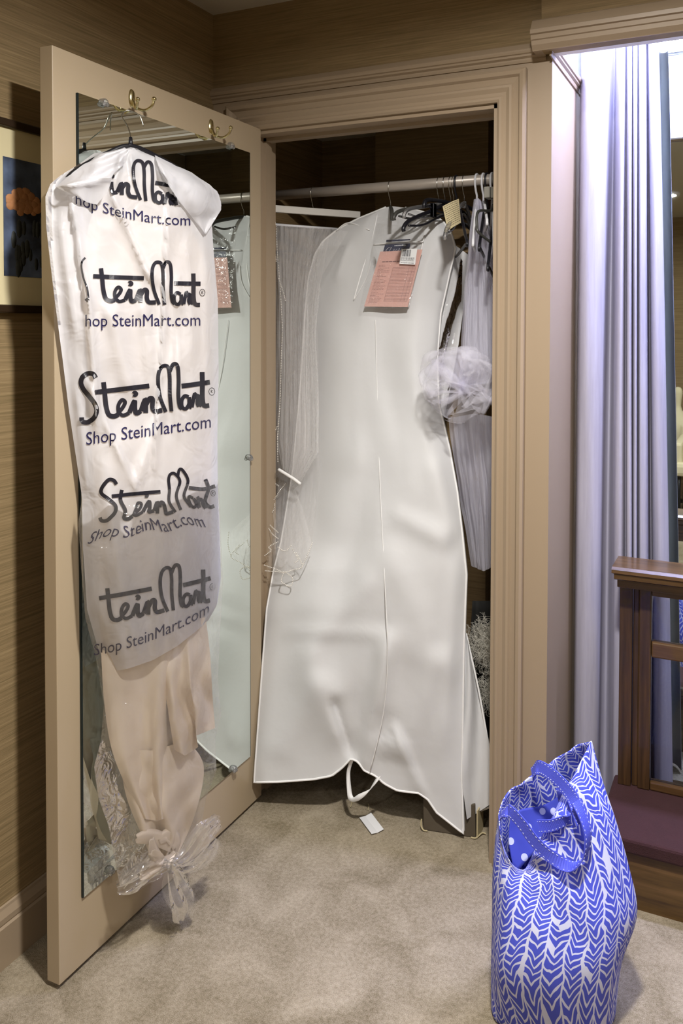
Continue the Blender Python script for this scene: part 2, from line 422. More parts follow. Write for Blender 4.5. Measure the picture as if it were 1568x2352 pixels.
# jamb lining
j = MB(); j.box((-.001, .0, 0), (.012, TH+.002, DT)); j.box((DW-.012, 0, 0), (DW+.001, TH+.002, DT)); j.box((0, 0, DT-.012), (DW, TH+.002, DT+.001))
j.box((.012, .045, 0), (.022, .075, DT-.012)); j.box((DW-.022, .045, 0), (DW-.012, .075, DT-.012)); j.box((.012, .045, DT-.022), (DW-.012, .075, DT-.012))
struct('trim_6', j, M['tan'])
# baseboards
base = [(0, 0), (.016, 0), (.016, .092), (.011, .096), (.013, .100), (.013, .112), (.006, .127), (.005, .133), (0, .134)]
struct('baseboard_left', run((WX0, 0, 0), (WX0, WY0, 0), base, (1, 0, 0)), M['tan'])
struct('baseboard_rear', run((WX0, WY0, 0), (WX1, WY0, 0), base, (0, 1, 0)), M['tan'])
struct('baseboard_right', run((WX1, WY0, 0), (WX1, .58, 0), base, (-1, 0, 0)), M['tan'])
# downlights
for i, (x, y) in enumerate(DOWNLIGHTS):
    t = thing('downlight', (x, y, CEIL-.02), ('round recessed downlight above the carpet in front of the open closet door', 'recessed downlight whose glowing disc shows in the alcove mirror', 'added fill downlight, out of view in front of the curtained alcove', 'added fill downlight, out of view in the rear corner beyond the armchair')[i], 'ceiling light', 'recessed downlights in the ceiling')
    MB().lathe([(.068, .0), (.085, .004), (.092, .012), (.092, .02)], (x, y, CEIL-.02), seg=32).build('trim_ring', M['white_wall'], t, smooth=True)
    MB().lathe([(0.0, .0), (.066, .0)], (x, y, CEIL-.0105), seg=32).build('lens', emit('downlight_glow', (1, .93, .8), 6), t)

# ================================================================== CLOSET DOOR (open about ninety degrees)
TD = .036
door = thing('door_1', (0, 0, 0), None, None); tag(door, kind='structure')
yA, yB = -.7716, -.004
MB().box((0, yA, .012), (TD, yB, 2.03)).build('door_panel', M['door'], door, bevel=.0015)
mt = MB().box((TD, -.706, .165), (TD+.005, -.069, 1.947)).build('door_mirror', M['mirror'], door)
e = MB(); e.box((TD, -.7095, .165), (TD+.0052, -.7061, 1.947)); e.box((TD, -.0689, .165), (TD+.0052, -.0675, 1.947))
e.build('mirror_edge', M['mirror_edge'], mt)
for (x, y) in ((238, 235), (530, 334), (572, 1050), (536, 1765), (252, 1998)):
    p = onu(x, y, TD+.006); q = MB()
    q.lathe([(0, .010), (.005, .0095), (.008, .006), (.009, 0), (.009, -.006)], (p.x, p.y, p.z), (1, 0, 0), 12)
    q.sphere((p.x+.006, p.y-.004, p.z-.005), .0055, 8, 6); q.sphere((p.x+.006, p.y+.004, p.z-.005), .0055, 8, 6)
    q.build('mirror_clip', M['clear_plastic'], door, smooth=True)
for z in (.25, 1.05, 1.8):
    MB().lathe([(.006, 0), (.006, .09)], (-.002, -.004, z), seg=10).build('hinge', M['brass'], door, smooth=True)
def coat_hook(x, y):
    p = onu(x, y, TD)
    q = MB(); rows = []
    for k in range(9):
        a = math.pi*k/8-math.pi/2
        rows.append([Vector((TD+.001+.004*math.cos(a*.98)+.0*s, p.y+.011*math.cos(a)*math.cos(t_), p.z+.002+.028*math.sin(a) if False else p.z+.020*math.sin(a)+.004)) + Vector((.005*math.sin(t_)**2*0, 0, 0)) for s, t_ in ((0, 0),)])
    # oval back plate
    n = 24; f = [Vector((TD+.0005, p.y+.010*math.cos(2*math.pi*k/n), p.z+.022*math.sin(2*math.pi*k/n))) for k in range(n)]
    g = [Vector((TD+.005, p.y+.007*math.cos(2*math.pi*k/n), p.z+.018*math.sin(2*math.pi*k/n))) for k in range(n)]
    hb = [Vector((TD+.0065, p.y, p.z)) for k in range(n)]
    q.grid([f, g, hb], close_u=True)
    o = q.build('coat_hook', M['brass'], door, smooth=True)
    r = MB()
    # long prong out and up, short prongs to either side
    r.tube(catmull([(TD+.005, p.y, p.z-.008), (TD+.016, p.y, p.z-.024), (TD+.034, p.y+.006, p.z-.030), (TD+.050, p.y+.012, p.z-.020), (TD+.055, p.y+.014, p.z-.006)], 5), .0033, 8); r.sphere((TD+.055, p.y+.014, p.z-.004), .0058, 10, 8)
    r.tube(catmull([(TD+.005, p.y, p.z-.008), (TD+.016, p.y-.006, p.z-.026), (TD+.032, p.y-.018, p.z-.030), (TD+.042, p.y-.026, p.z-.016)], 5), .0033, 8); r.sphere((TD+.0425, p.y-.0265, p.z-.014), .0055, 10, 8)
    r.build('prong', M['brass'], o, smooth=True)
coat_hook(302, 226); coat_hook(484, 292)

# ================================================================== PICTURE ON THE LEFT WALL
yr = -.40; yl = -1.05
pt, pb = 1.897, 1.469
pic = thing('framed_picture', (WX0, (yl+yr)/2, pb), 'dark framed flower print with a wide cream mat on the wall behind the open door', 'picture')
fr = MB()
for a, b in (((WX0, yl, pb), (WX0+.022, yl+.02, pt)), ((WX0, yr-.02, pb), (WX0+.022, yr, pt)), ((WX0, yl+.02, pb), (WX0+.022, yr-.02, pb+.018)), ((WX0, yl+.02, pt-.018), (WX0+.022, yr-.02, pt))): fr.box(a, b)
fr.build('picture_frame', M['frame_dark'], pic, bevel=.003)
MB().box((WX0+.002, yl+.02, pb+.018), (WX0+.012, yr-.02, pt-.018)).build('mat', M['mat_board'], pic)
a = onu(0, 358, WX0); b = onu(2, 625, WX0)
pz1, pz0 = a.z-.002, b.z-.008
pr = MB().box((WX0+.012, a.y-.003, pz0), (WX0+.0135, yr-.09, pz1)).build('print', M['canvas'], pic)
cpt = onu(55, 465, WX0+.014); fl = MB(); rnd = random.Random(3)
for k in range(46):
    a_ = rnd.uniform(0, 6.28); r0 = rnd.uniform(0, 1)**.6*.042
    fl.sphere((WX0+.0135, cpt.y+r0*math.cos(a_)*1.05, cpt.z+r0*math.sin(a_)*.62), rnd.uniform(.008, .014), 7, 5, (.12, 1, .8))
fl.build('painted_flower', M['petal'], pr, smooth=True)
lf = MB()
for k in range(24):
    y0 = cpt.y+rnd.uniform(-.03, .06); z0 = rnd.uniform(pz0+.02, cpt.z-.04)
    lf.sphere((WX0+.0134, y0, z0), rnd.uniform(.006, .012), 6, 4, (.08, .8, 2))
lf.build('painted_leaves', M['leaf'], pr, smooth=True)

# ================================================================== CLOSET ROD
RV, RZ, RR = .30, 1.8895, .0165
rod = thing('closet_rod', ((WX0+.92)/2, RV, RZ-RR), 'grey metal closet rod running wall to wall above the hanging clothes', 'closet rod')
MB().tube([(WX0+.004, RV, RZ), (.868, RV, RZ)], RR, 28).build('pole', M['pole'], rod, smooth=True)
for x in (WX0+.001, .869):
    MB().lathe([(.030, 0), (.030, .006), (.022, .009), (.020, .022), (.0175, .022)], (x, RV, RZ), (1 if x < 0 else -1, 0, 0), 24).build('rod_socket', M['black_plastic'], rod, smooth=True)
struct('trim_7', MB().box((WX0, .12, 1.80), (WX0+.018, .66, 1.86)), M['paper_in'])
# ================================================================== ALCOVE: mirror, lamp, curtain, rail, platform
wm = thing('wall_mirror', (1.95, .53, .05), 'tall frameless mirror covering the alcove wall behind the wooden rail', 'mirror')
MB().box((.955, .524, .05), (2.95, .530, 2.40)).build('mirror_glass', M['mirror'], wm)
MB().box((.952, .530, .047), (2.953, .5415, 2.403)).build('backing', M['mirror_edge'], wm)
t = thing('tube_lamp', (1.6, .13, 2.44), 'white tube lamp on the alcove ceiling, glaring in the mirror top', 'lamp')
MB().box((.96, .08, 2.47), (2.10, .18, 2.56)).build('housing', M['white_wall'], t, bevel=.006)
MB().tube([(.975, .13, 2.452), (2.08, .13, 2.452)], .013, 14).build('glowing_tube', emit('tube_glow', (.8, .85, 1), 30), t, smooth=True)
for x in (.963, 2.08): MB().box((x, .112, 2.435), (x+.012, .148, 2.475)).build('tube_socket', M['white_plastic'], t)

# curtain: folds read off the cloth from its left edge to its right edge
# (x at the top, x at the bottom, distance from the mirror wall)
cf = [(1335, 1316, .300), (1341, 1318, .262), (1352, 1326, .250), (1366, 1340, .247), (1384, 1356, .252), (1398, 1370, .270), (1409, 1376, .315),
      (1414, 1390, .330), (1419, 1403, .290), (1426, 1410, .270), (1433, 1425, .275), (1437, 1436, .31), (1441, 1440, .272), (1447, 1449, .268), (1451, 1453, .30), (1454, 1456, .27),
      (1459, 1461, .265), (1462, 1465, .30), (1464, 1467, .30), (1468, 1470, .262), (1474, 1478, .255), (1479, 1488, .262), (1482, 1494, .315), (1485, 1500, .325),
      (1488, 1505, .275), (1495, 1515, .258), (1503, 1530, .262), (1509, 1546, .285)]
cx = Poly([(i, a, b) for i, (a, b, d) in enumerate(cf)]); 
mb = MB(); rows = []; NCT = 46
path = []
P0 = catmull([(a, b, d*1000) for a, b, d in cf], 5)
for jj in range(NCT+1):
    t_ = jj/NCT; row = []
    for k, q in enumerate(P0):
        kk = t_**.8
        x = lerp(q[0], q[1], kk); d = q[2]/1000+.012
        d = .285+(d-.285)*lerp(.55, 1.15, sstep(0, .35, t_))+.085*sstep(.45, 1, k/(len(P0)-1))
        d += .004*nz(k*.12, t_*5, 3)+.010*nz(k*.05, t_*2.2, 9)
        y = 60
        p = onv(x, lerp(88, 1850, t_), d)
        p.z = lerp(2.33, .012, t_)
        # keep the column upright where it stands, re-read the horizontal place at its own height
        row.append((p.x, d, p.z))
    rows.append(row)
mb.grid(rows)
cu = mb.build('curtain', M['curtain'], smooth=True, solid=.0015)
shade_ = MB().grid([[(p[0], p[1]+.006, p[2]) for p in r] for r in rows]).build('back_shade', plain('curtain_back_shade', '#8e8c8e', .9), cu, smooth=True)  # added grey sheet: the unlit shade of the curtain's back, put in as colour
tag(cu, 'pale grey floor length curtain gathered in soft folds at the left of the alcove mirror', 'curtain')
cr = thing('curtain_rod', (1.9, .285, 2.335), 'thin metal curtain rod hidden high behind the header', 'curtain rod')
MB().tube([(WE+.003, .285, 2.345), (2.96, .285, 2.345)], .009, 12).build('pole', M['chrome'], cr, smooth=True)

# wooden rail standing on the platform
rail_u0 = 1.060; RU1 = 2.5
t = thing('wooden_rail', (1.8, .19, .18), 'dark wooden framed rail with a wide polished cap standing on the maroon kneeler', 'rail')
capm = MB(); prof = [(.128, .772), (.122, .776), (.122, .788), (.117, .792), (.119, .800), (.128, .806), (.236, .806), (.244, .800), (.246, .792), (.241, .788), (.241, .776), (.235, .772)]
pts0 = [(rail_u0-.004 if 1 else 0, y, z) for y, z in prof]
capm.grid([[Vector((rail_u0-.004+(.0 if 0 else (.006 if z < .79 else 0)), y, z)) for y, z in prof], [Vector((RU1, y, z)) for y, z in prof]], close_u=True)
n_ = len(prof); capm.f += [tuple(range(n_)), tuple(range(2*n_-1, n_-1, -1))]
capm.build('cap', M['wood_x'], t)
MB().box((rail_u0+.006, .150, .745), (RU1, .232, .7725)).build('cap_moulding', M['wood_x'], t, bevel=.002)
MB().box((rail_u0+.006, .200, .182), (rail_u0+.040, .232, .745)).build('post', M['wood_z'], t, bevel=.002)
MB().box((rail_u0+.042, .208, .182), (rail_u0+.058, .228, .745)).build('inner_post', M['wood_z'], t, bevel=.003)
MB().box((rail_u0+.058, .200, .182), (rail_u0+.090, .230, .745)).build('stile', M['wood_z'], t, bevel=.003)
MB().box((RU1-.05, .200, .182), (RU1, .230, .745)).build('post', M['wood_z'], t, bevel=.003)
z1, z2, z3, z4 = onv(1520, 1368, .22).z, onv(1520, 1473, .22).z, onv(1520, 1509, .22).z, onv(1520, 1794, .22).z
s0 = rail_u0+.0905
MB().box((s0, .203, z1), (RU1-.05, .229, .7445)).build('top_rail', M['wood_x'], t, bevel=.002)
MB().box((s0, .203, z3), (RU1-.05, .229, z2)).build('middle_rail', M['wood_x'], t, bevel=.004)
MB().box((s0, .203, .182), (RU1-.05, .229, z4)).build('bottom_rail', M['wood_x'], t, bevel=.004)
MB().box((s0, .214, z2), (RU1-.0505, .217, z1)).build('glass_pane', M['glass'], t)
MB().box((s0, .214, z4), (RU1-.0505, .217, z3)).build('glass_pane', M['glass'], t)
# platform
pl = thing('kneeling_platform', (1.8, .1, 0), 'low wooden platform topped with maroon carpet below the wooden rail', 'platform')
MB().box((1.056, -.0155, 0), (RU1, .245, .143)).build('wood_base', M['oak'], pl)
MB().box((1.050, -.032, .1435), (RU1, .250, .1815)).build('carpet_pad', M['maroon'], pl, bevel=.007)

# cream armchair across the room, seen in the mirror
t = thing('armchair', (1.18, -3.3, 0), 'cream upholstered armchair with black curved legs, seen in the alcove mirror', 'chair')
bx = MB()
bx.box((.86, -3.62, .36), (1.50, -3.00, .46)); bx.build('seat', M['cream'], t, bevel=.03)
bk = MB(); rows = []
for i in range(13):
    a_ = i/12; row = []
    for k in range(11):
        s_ = k/10
        row.append(Vector((lerp(.86, 1.50, a_), -3.60-.05*s_, lerp(.44, .66+.26*(1-abs(2*a_-1)**1.6)*0+.0, s_))))
    rows.append(row)
bk.grid(rows); bk.build('backrest', M['cream'], t, solid=.09, smooth=True)
MB().box((.86, -3.60, .44), (.92, -3.04, .60)).build('armrest', M['cream'], t, bevel=.02)
MB().box((1.44, -3.60, .44), (1.50, -3.04, .60)).build('armrest', M['cream'], t, bevel=.02)
for (x, y, s_) in ((.90, -3.08, 1), (1.46, -3.08, 1), (.90, -3.56, -1), (1.46, -3.56, -1)):
    MB().tube(catmull([(x, y, .37), (x, y+.05*s_, .24), (x, y+.02*s_, .1), (x, y+.05*s_, .0)], 5), .014, 8).build('leg', M['black_plastic'], t, smooth=True)
t = thing('dress_form', (.815, -3.88, .0), 'pale cream dress form standing behind the armchair, seen in the mirror', 'dress form')
MB().lathe([(0, .955), (.022, .95), (.034, .93), (.038, .90), (.030, .85), (.026, .80), (.035, .76), (.12, .70), (.15, .62), (.14, .5), (.11, .40), (.13, .30), (.0, .29)], (.815, -3.88, 0), seg=24).build('torso', M['cream'], t, smooth=True)
MB().tube([(.815, -3.88, .30), (.815, -3.88, .01)], .012, 10).build('stand', M['black_plastic'], t, smooth=True)
MB().lathe([(0, .014), (.07, .010), (.08, 0)], (.815, -3.88, 0), seg=24).build('base', M['black_plastic'], t, smooth=True)

# ================================================================== TOTE BAG
def totemat(inner=False):
    m, n, l, p = newmat('chevron_cloth'); p.inputs['Roughness'].default_value = .75
    uvn = n.new('ShaderNodeUVMap'); uvn.uv_map = 'uv'
    ns = n.new('ShaderNodeTexNoise'); ns.inputs['Scale'].default_value = 7; l.new(uvn.outputs[0], ns.inputs['Vector'])
    sv = n.new('ShaderNodeVectorMath'); sv.operation = 'SUBTRACT'; l.new(ns.outputs['Color'], sv.inputs[0]); sv.inputs[1].default_value = (.5, .5, .5)
    sc = n.new('ShaderNodeVectorMath'); sc.operation = 'SCALE'; sc.inputs['Scale'].default_value = .10; l.new(sv.outputs[0], sc.inputs[0])
    ad = n.new('ShaderNodeVectorMath'); ad.operation = 'ADD'; l.new(uvn.outputs[0], ad.inputs[0]); l.new(sc.outputs[0], ad.inputs[1])
    sp = n.new('ShaderNodeSeparateXYZ'); l.new(ad.outputs[0], sp.inputs[0])
    def mt(op, a, b=None, c=None):
        x = n.new('ShaderNodeMath'); x.operation = op
        for i, q in enumerate((a, b, c)):
            if q is None: continue
            if isinstance(q, (int, float)): x.inputs[i].default_value = q
            else: l.new(q, x.inputs[i])
        return x.outputs[0]
    u = mt('MULTIPLY', sp.outputs[0], 11.); fu = mt('FRACT', u); cu_ = mt('FLOOR', u)
    tri = mt('ABSOLUTE', mt('SUBTRACT', fu, .5))
    wn = n.new('ShaderNodeTexWhiteNoise'); wn.noise_dimensions = '1D'; l.new(cu_, wn.inputs['W'])
    v = mt('ADD', mt('MULTIPLY_ADD', sp.outputs[1], 34., mt('MULTIPLY', tri, -2.6)), wn.outputs['Value'])
    fv = mt('FRACT', v)
    dash = mt('LESS_THAN', mt('ABSOLUTE', mt('SUBTRACT', fv, .5)), .355)
    gap = mt('LESS_THAN', tri, .445)
    # now and then a stroke is missing on one side of the chevron
    side = mt('GREATER_THAN', fu, .5)
    w2 = n.new('ShaderNodeTexWhiteNoise'); w2.noise_dimensions = '3D'
    cb = n.new('ShaderNodeCombineXYZ'); l.new(cu_, cb.inputs[0]); l.new(mt('FLOOR', v), cb.inputs[1]); l.new(side, cb.inputs[2]); l.new(cb.outputs[0], w2.inputs['Vector'])
    full = mt('GREATER_THAN', w2.outputs['Value'], .035)
    fac = mt('MULTIPLY', mt('MULTIPLY', dash, gap), full)
    mx = n.new('ShaderNodeMix'); mx.data_type = 'RGBA'; l.new(fac, mx.inputs[0])
    mx.inputs[6].default_value = lin('#ccd0ec'); mx.inputs[7].default_value = lin('#4450c6'); l.new(mx.outputs[2], p.inputs['Base Color'])
    return m
M['tote'] = totemat()
M['strap'] = plain('blue_webbing', '#4a54cc', .7, bump=.3, bscale=500)
M['stitch'] = plain('white_stitch', '#d5daf5', .7)
def dots():
    m, n, l, p = newmat('dotted_lining'); p.inputs['Roughness'].default_value = .8
    tc = n.new('ShaderNodeTexCoord'); v = n.new('ShaderNodeTexVoronoi'); v.inputs['Scale'].default_value = 38; v.inputs['Randomness'].default_value = .3
    l.new(tc.outputs['Object'], v.inputs['Vector'])
    lt = n.new('ShaderNodeMath'); lt.operation = 'LESS_THAN'; lt.inputs[1].default_value = .27; l.new(v.outputs['Distance'], lt.inputs[0])
    mx = n.new('ShaderNodeMix'); mx.data_type = 'RGBA'; l.new(lt.outputs[0], mx.inputs[0]); mx.inputs[6].default_value = lin('#3540a8'); mx.inputs[7].default_value = lin('#b9bfe6'); l.new(mx.outputs[2], p.inputs['Base Color'])
    return m
M['dots'] = dots()
TO, TN = (1.02, -.40), (.28, -.96)
TNv = Vector((TN[0], TN[1])).normalized(); TN = (TNv.x, TNv.y)
def tp(x, y, d): return onplane(x, y, TO, TN, d)
# rings from floor to rim; each is read round the bag: left side, front, right side, back
# heights are levels of the cloth; (x, y, d) per station
ringF = [  # stations along the FRONT, left -> right, for 6 levels
 [(1128, 2318, .0), (1150, 2345, .075), (1230, 2385, .10), (1310, 2400, .10), (1380, 2385, .08), (1412, 2330, .0)],
 [(1128, 2230, .0), (1150, 2240, .08), (1230, 2250, .11), (1320, 2255, .10), (1400, 2235, .07), (1426, 2215, .0)],
 [(1130, 2120, .0), (1155, 2130, .075), (1235, 2140, .10), (1320, 2150, .09), (1415, 2140, .06), (1462, 2100, -.01)],
 [(1131, 2010, .0), (1160, 2040, .06), (1235, 2060, .075), (1315, 2065, .07), (1400, 2040, .045), (1443, 1990, -.02)],
 [(1137, 1930, -.005), (1165, 1985, .04), (1230, 2010, .05), (1300, 1970, .045), (1370, 1900, .02), (1412, 1880, -.03)],
 [(1142, 1895, -.008), (1162, 1960, .035), (1205, 1995, .04), (1270, 1900, .03), (1330, 1815, .0), (1385, 1800, -.04)],
 [(1145, 1868, -.01), (1152, 1935, .03), (1180, 2028, .035), (1228, 1955, .03), (1305, 1800, -.01), (1358, 1702, -.05)]]
ringB = [  # BACK, left -> right
 [(1128, 2318, .0), (1160, 2240, -.10), (1260, 2225, -.11), (1400, 2235, -.10), (1412, 2330, .0)],
 [(1128, 2230, .0), (1165, 2165, -.10), (1260, 2150, -.11), (1405, 2150, -.10), (1426, 2215, .0)],
 [(1130, 2120, .0), (1170, 2080, -.09), (1270, 2060, -.10), (1420, 2060, -.10), (1462, 2100, -.01)],
 [(1131, 2010, .0), (1175, 1995, -.08), (1270, 1980, -.10), (1400, 1960, -.10), (1443, 1990, -.02)],
 [(1137, 1930, -.005), (1180, 1915, -.07), (1270, 1890, -.09), (1370, 1860, -.10), (1412, 1880, -.03)],
 [(1142, 1895, -.008), (1170, 1870, -.06), (1250, 1820, -.08), (1340, 1770, -.09), (1385, 1800, -.04)],
 [(1145, 1868, -.01), (1165, 1822, -.05), (1240, 1768, -.075), (1308, 1722, -.08), (1358, 1702, -.05)]]
def ringpts(st):
    out = []
    for x, y, d in st: out.append(tp(x, y, d))
    return out
def loft(rings, nu, nv, smoothlast=True):
    cols = [Poly(r) if not smoothlast else Poly(catmull(r, 6)) for r in rings]
    base = [[c_(i/nu) for i in range(nu+1)] for c_ in cols]
    out = []
    for i in range(nu+1):
        out.append(catmull([b[i] for b in base], nv))
    return [[out[i][j_] for i in range(nu+1)] for j_ in range(len(out[0]))]
fp = [ringpts(r) for r in ringF]; bp = [ringpts(r) for r in ringB]
for r in (fp[0], bp[0]):
    for p in r: pass
# stand the bag on the carpet: the lowest ring lies on the floor
def tofloor(P): 
    for i, p in enumerate(P): P[i] = Vector((p.x, p.y, .004))
fp[0] = [onz(x, min(y, 2440), .004) for x, y in ((1128, 2318), (1146, 2352), (1225, 2385), (1320, 2400), (1385, 2380), (1412, 2335))]
bp[0] = [onz(x, y, .004) for x, y in ((1128, 2318), (1150, 2210), (1250, 2190), (1395, 2215), (1412, 2335))]
tb = thing('tote_bag', (1.02, -.42, 0), 'blue and white chevron patterned tote bag slumped open on the carpet', 'bag')
def wall(rings, name, u0, u1, sgn):
    g = loft(rings, 40, 8)
    mb = MB(); uv = []
    H = len(g)-1
    for j_, row in enumerate(g):
        for i, p in enumerate(row):
            s_ = i/40; t_ = j_/H
            w_ = math.sin(math.pi*s_)
            k = sgn*w_*(.004*math.sin(9*s_*3.1+3*t_)+.015*nz(s_*4, t_*3, 2)+.008*nz(s_*11+t_*4, t_*5, 6))
            row[i] = p+Vector((TN[0], TN[1], 0))*k
            uv.append((lerp(u0, u1, s_), t_*1.0))
    mb.grid(g)
    return mb.build(name, M['tote'], tb, smooth=True, uvs=uv, solid=.0016)
wall(fp, 'front_panel', 0, 1.0, 1); wall(bp, 'back_panel', 1.0, 2.0, -1)
# base
bb = MB(); F0 = Poly(catmull(fp[0], 6)); B0 = Poly(catmull(bp[0], 6))
bb.grid([[F0(i/20) for i in range(21)], [B0(i/20) for i in range(21)]]); bb.build('bottom', M['strap'], tb)
# dotted lining pouch showing inside
g = [[(1172, 1872, -.045), (1200, 1858, -.055), (1245, 1850, -.065), (1285, 1828, -.065), (1300, 1822, -.05)],
     [(1168, 1935, -.025), (1195, 1905, -.04), (1240, 1890, -.05), (1285, 1865, -.05), (1300, 1860, -.035)],
     [(1182, 2012, .0), (1198, 1990, -.01), (1225, 1960, -.02), (1260, 1930, -.03), (1290, 1900, -.02)]]
rows = [[q for q in catmull([tp(*p) for p in r], 6)] for r in g]
mb = MB(); mb.grid([list(c_) for c_ in zip(*[catmull([r[i] for r in rows], 5) for i in range(len(rows[0]))])])
mb.build('dotted_lining', M['dots'], tb, smooth=True, solid=.0015)
def strap(pts, w, name, wdirs=None):
    P = catmull([tp(x, y, d) for x, y, d in pts], 9); n = len(P); mb = MB(); st = MB()
    wd = catmull([Vector(q) for q in wdirs], 9) if wdirs else None
    rows = []
    for i, p in enumerate(P):
        t_ = (P[min(n-1, i+1)]-P[max(0, i-1)]).normalized()
        if wd: wv = (wd[i]-t_*wd[i].dot(t_)).normalized()
        else: wv = t_.cross(Vector((TN[0], TN[1], 0))).normalized()
        nn = t_.cross(wv).normalized()*.0013
        rows.append([p-wv*w/2-nn, p+wv*w/2-nn, p+wv*w/2+nn, p-wv*w/2+nn])
        if i % 2 == 0 and i < n-1:
            for s_ in (-1, 1):
                for q in (-1, 1):
                    a_ = p+wv*(w/2-.003)*s_+nn*1.25*q; b_ = a_+(P[i+1]-p)*.7
                    st.tube([a_, b_], .0006, 4)
    mb.grid(rows, close_u=True)
    o = mb.build(name, M['strap'], tb, smooth=False)
    st.build('stitching', M['stitch'], o)
# front handle: leaves the left rim, crosses the opening, loops down and back up the right
cw = Vector((.0, .0, 1))
strap([(1152, 1872, .02), (1168, 1862, .045), (1196, 1890, .055), (1225, 1930, .06), (1262, 1965, .062), (1310, 1990, .066), (1342, 1968, .066), (1350, 1920, .062), (1338, 1875, .055), (1322, 1840, .045)], .024, 'handle',
      [(.5, 0, 1), (.6, 0, 1), (.75, 0, .9), (.7, .1, .9), (.6, .3, .9), (.3, .9, .3), (.3, 1, .1), (.4, 1, 0), (.5, 1, 0), (.6, .9, .2)])
strap([(1222, 1778, -.04), (1236, 1762, -.02), (1262, 1775, .0), (1290, 1800, .015), (1312, 1828, .03), (1326, 1860, .045), (1336, 1890, .05)], .026, 'handle',
      [(.2, 0, 1), (.4, 0, 1), (.6, 0, 1), (.6, 0, .9), (.8, 0, .6), (.8, .2, .4), (.6, .6, .2)])
strap([(1236, 1898, .03), (1268, 1895, .038), (1300, 1880, .035), (1310, 1850, .025), (1298, 1832, .0), (1280, 1826, -.02)], .024, 'handle',
      [(0, .2, 1), (0, 0, 1), (.3, 0, 1), (.5, 0, .8), (.3, 0, 1), (0, 0, 1)])
# ================================================================== LARGE WHITE GARMENT BAG
GY = [(476, .295, .295), (700, .285, .28), (900, .25, .24), (1100, .205, .185), (1250, .125, .15), (1310, .07, .14), (1400, .028, .125), (1560, -.012, .105), (1800, -.062, .075), (1915, -.07, .06)]
def gbv(x, y):
    k = 0
    while k < len(GY)-2 and y > GY[k+1][0]: k += 1
    a, b = GY[k], GY[k+1]; q = max(0, min(1, (y-a[0])/(b[0]-a[0])))
    return lerp(lerp(a[1], b[1], q), lerp(a[2], b[2], q), max(0, min(1.15, (x-600)/460)))
GC = [((862, 640), (880, 1400), 60, .012, 0), ((660, 1450), (888, 1456), 16, .0045, 0), ((905, 1180), (1035, 1245), 24, .009, 0), ((890, 1260), (990, 1470), 34, .006, 0), ((880, 1462), (890, 1640), 30, .006, 0), ((890, 1458), (1060, 1545), 40, .006, 0),
      ((765, 1612), (812, 1745), 22, -.022, 1), ((700, 1500), (790, 1700), 40, .012, 0), ((905, 1675), (985, 1860), 24, .016, -1), ((888, 1480), (835, 1770), 22, .014, 0),
      ((850, 1330), (700, 1500), 30, .008, 0), ((1010, 1500), (940, 1700), 34, .008, 0), ((900, 1740), (905, 1700), 50, .01, 0), ((800, 560), (770, 640), 16, .008, 1),
      ((735, 1560), (640, 1740), 40, .008, 0), ((1050, 1300), (1020, 1700), 22, .010, 0), ((940, 760), (960, 1150), 50, .010, 0), ((760, 760), (740, 1200), 50, .010, 0),
      ((1040, 600), (1000, 820), 22, .010, 0), ((830, 1020), (700, 1420), 45, .010, 0), ((1000, 1060), (1045, 1230), 26, .010, 0)]
def gbd(x, y, s, t):
    e = min(1, s*lerp(2.2, 4.5, sstep(.4, .7, t)), (1-s)*4.5, min(t, 1-t)*6); e = math.sin(math.pi/2*max(0, e))
    d = .055*e*math.sin(math.pi*min(1, .25+t*.75))
    d += .030*e*nz(s*2.2, t*3.1, 4)+.008*nz(s*6, t*7, 8)*e
    for a, b, w_, h_, sh in GC: d += h_*1.5*e**.5*crease(x, y, a, b, w_, sh)
    return d
gL = Poly([(886, 476), (862, 486), (820, 503), (775, 527), (742, 553), (722, 585), (708, 640), (700, 720), (690, 880), (672, 1080), (645, 1245), (628, 1310), (612, 1400), (600, 1560), (590, 1700), (583, 1797)])
gT = Poly([(886, 476), (902, 474), (930, 477)])
gR = Poly([(930, 477), (985, 490), (1015, 505), (1036, 535), (1046, 572), (1034, 620), (1012, 720), (1004, 820), (1008, 930), (1032, 1030), (1050, 1130), (1062, 1230), (1071, 1320), (1068, 1400), (1065, 1500), (1062, 1700), (1060, 1780), (1064, 1915)])
gB = Poly([(583, 1797), (640, 1796), (720, 1790), (762, 1782), (785, 1764), (806, 1742), (822, 1750), (836, 1770), (862, 1782), (882, 1800), (912, 1816), (962, 1822), (982, 1836), (1002, 1866), (1040, 1896), (1064, 1915)])
g = coons(gL, gR, gT, gB, 64, 110)
front = [[onv(x, y, gbv(x, y)-gbd(x, y, s, t)) for x, y, s, t in r] for r in g]
back = [[onv(x, y, gbv(x, y)+.045+.05*math.sin(math.pi*s)*math.sin(math.pi*min(1, .2+t))) if False else (onv(x, y, gbv(x, y))+Vector((0, .012+.075*math.sin(math.pi*s)**.6*math.sin(math.pi*min(.8, .15+t*.8)), 0))) for x, y, s, t in r[::1]] for r in g]
gb = thing('garment_bag', (.42, .12, 0.05), 'large white gown garment bag with a pink form in its pocket, hanging in the doorway', 'garment bag')
MB().grid(front).build('front_panel', M['nonwoven'], gb, smooth=True)
MB().grid(back).build('back_panel', M['nonwoven'], gb, smooth=True)
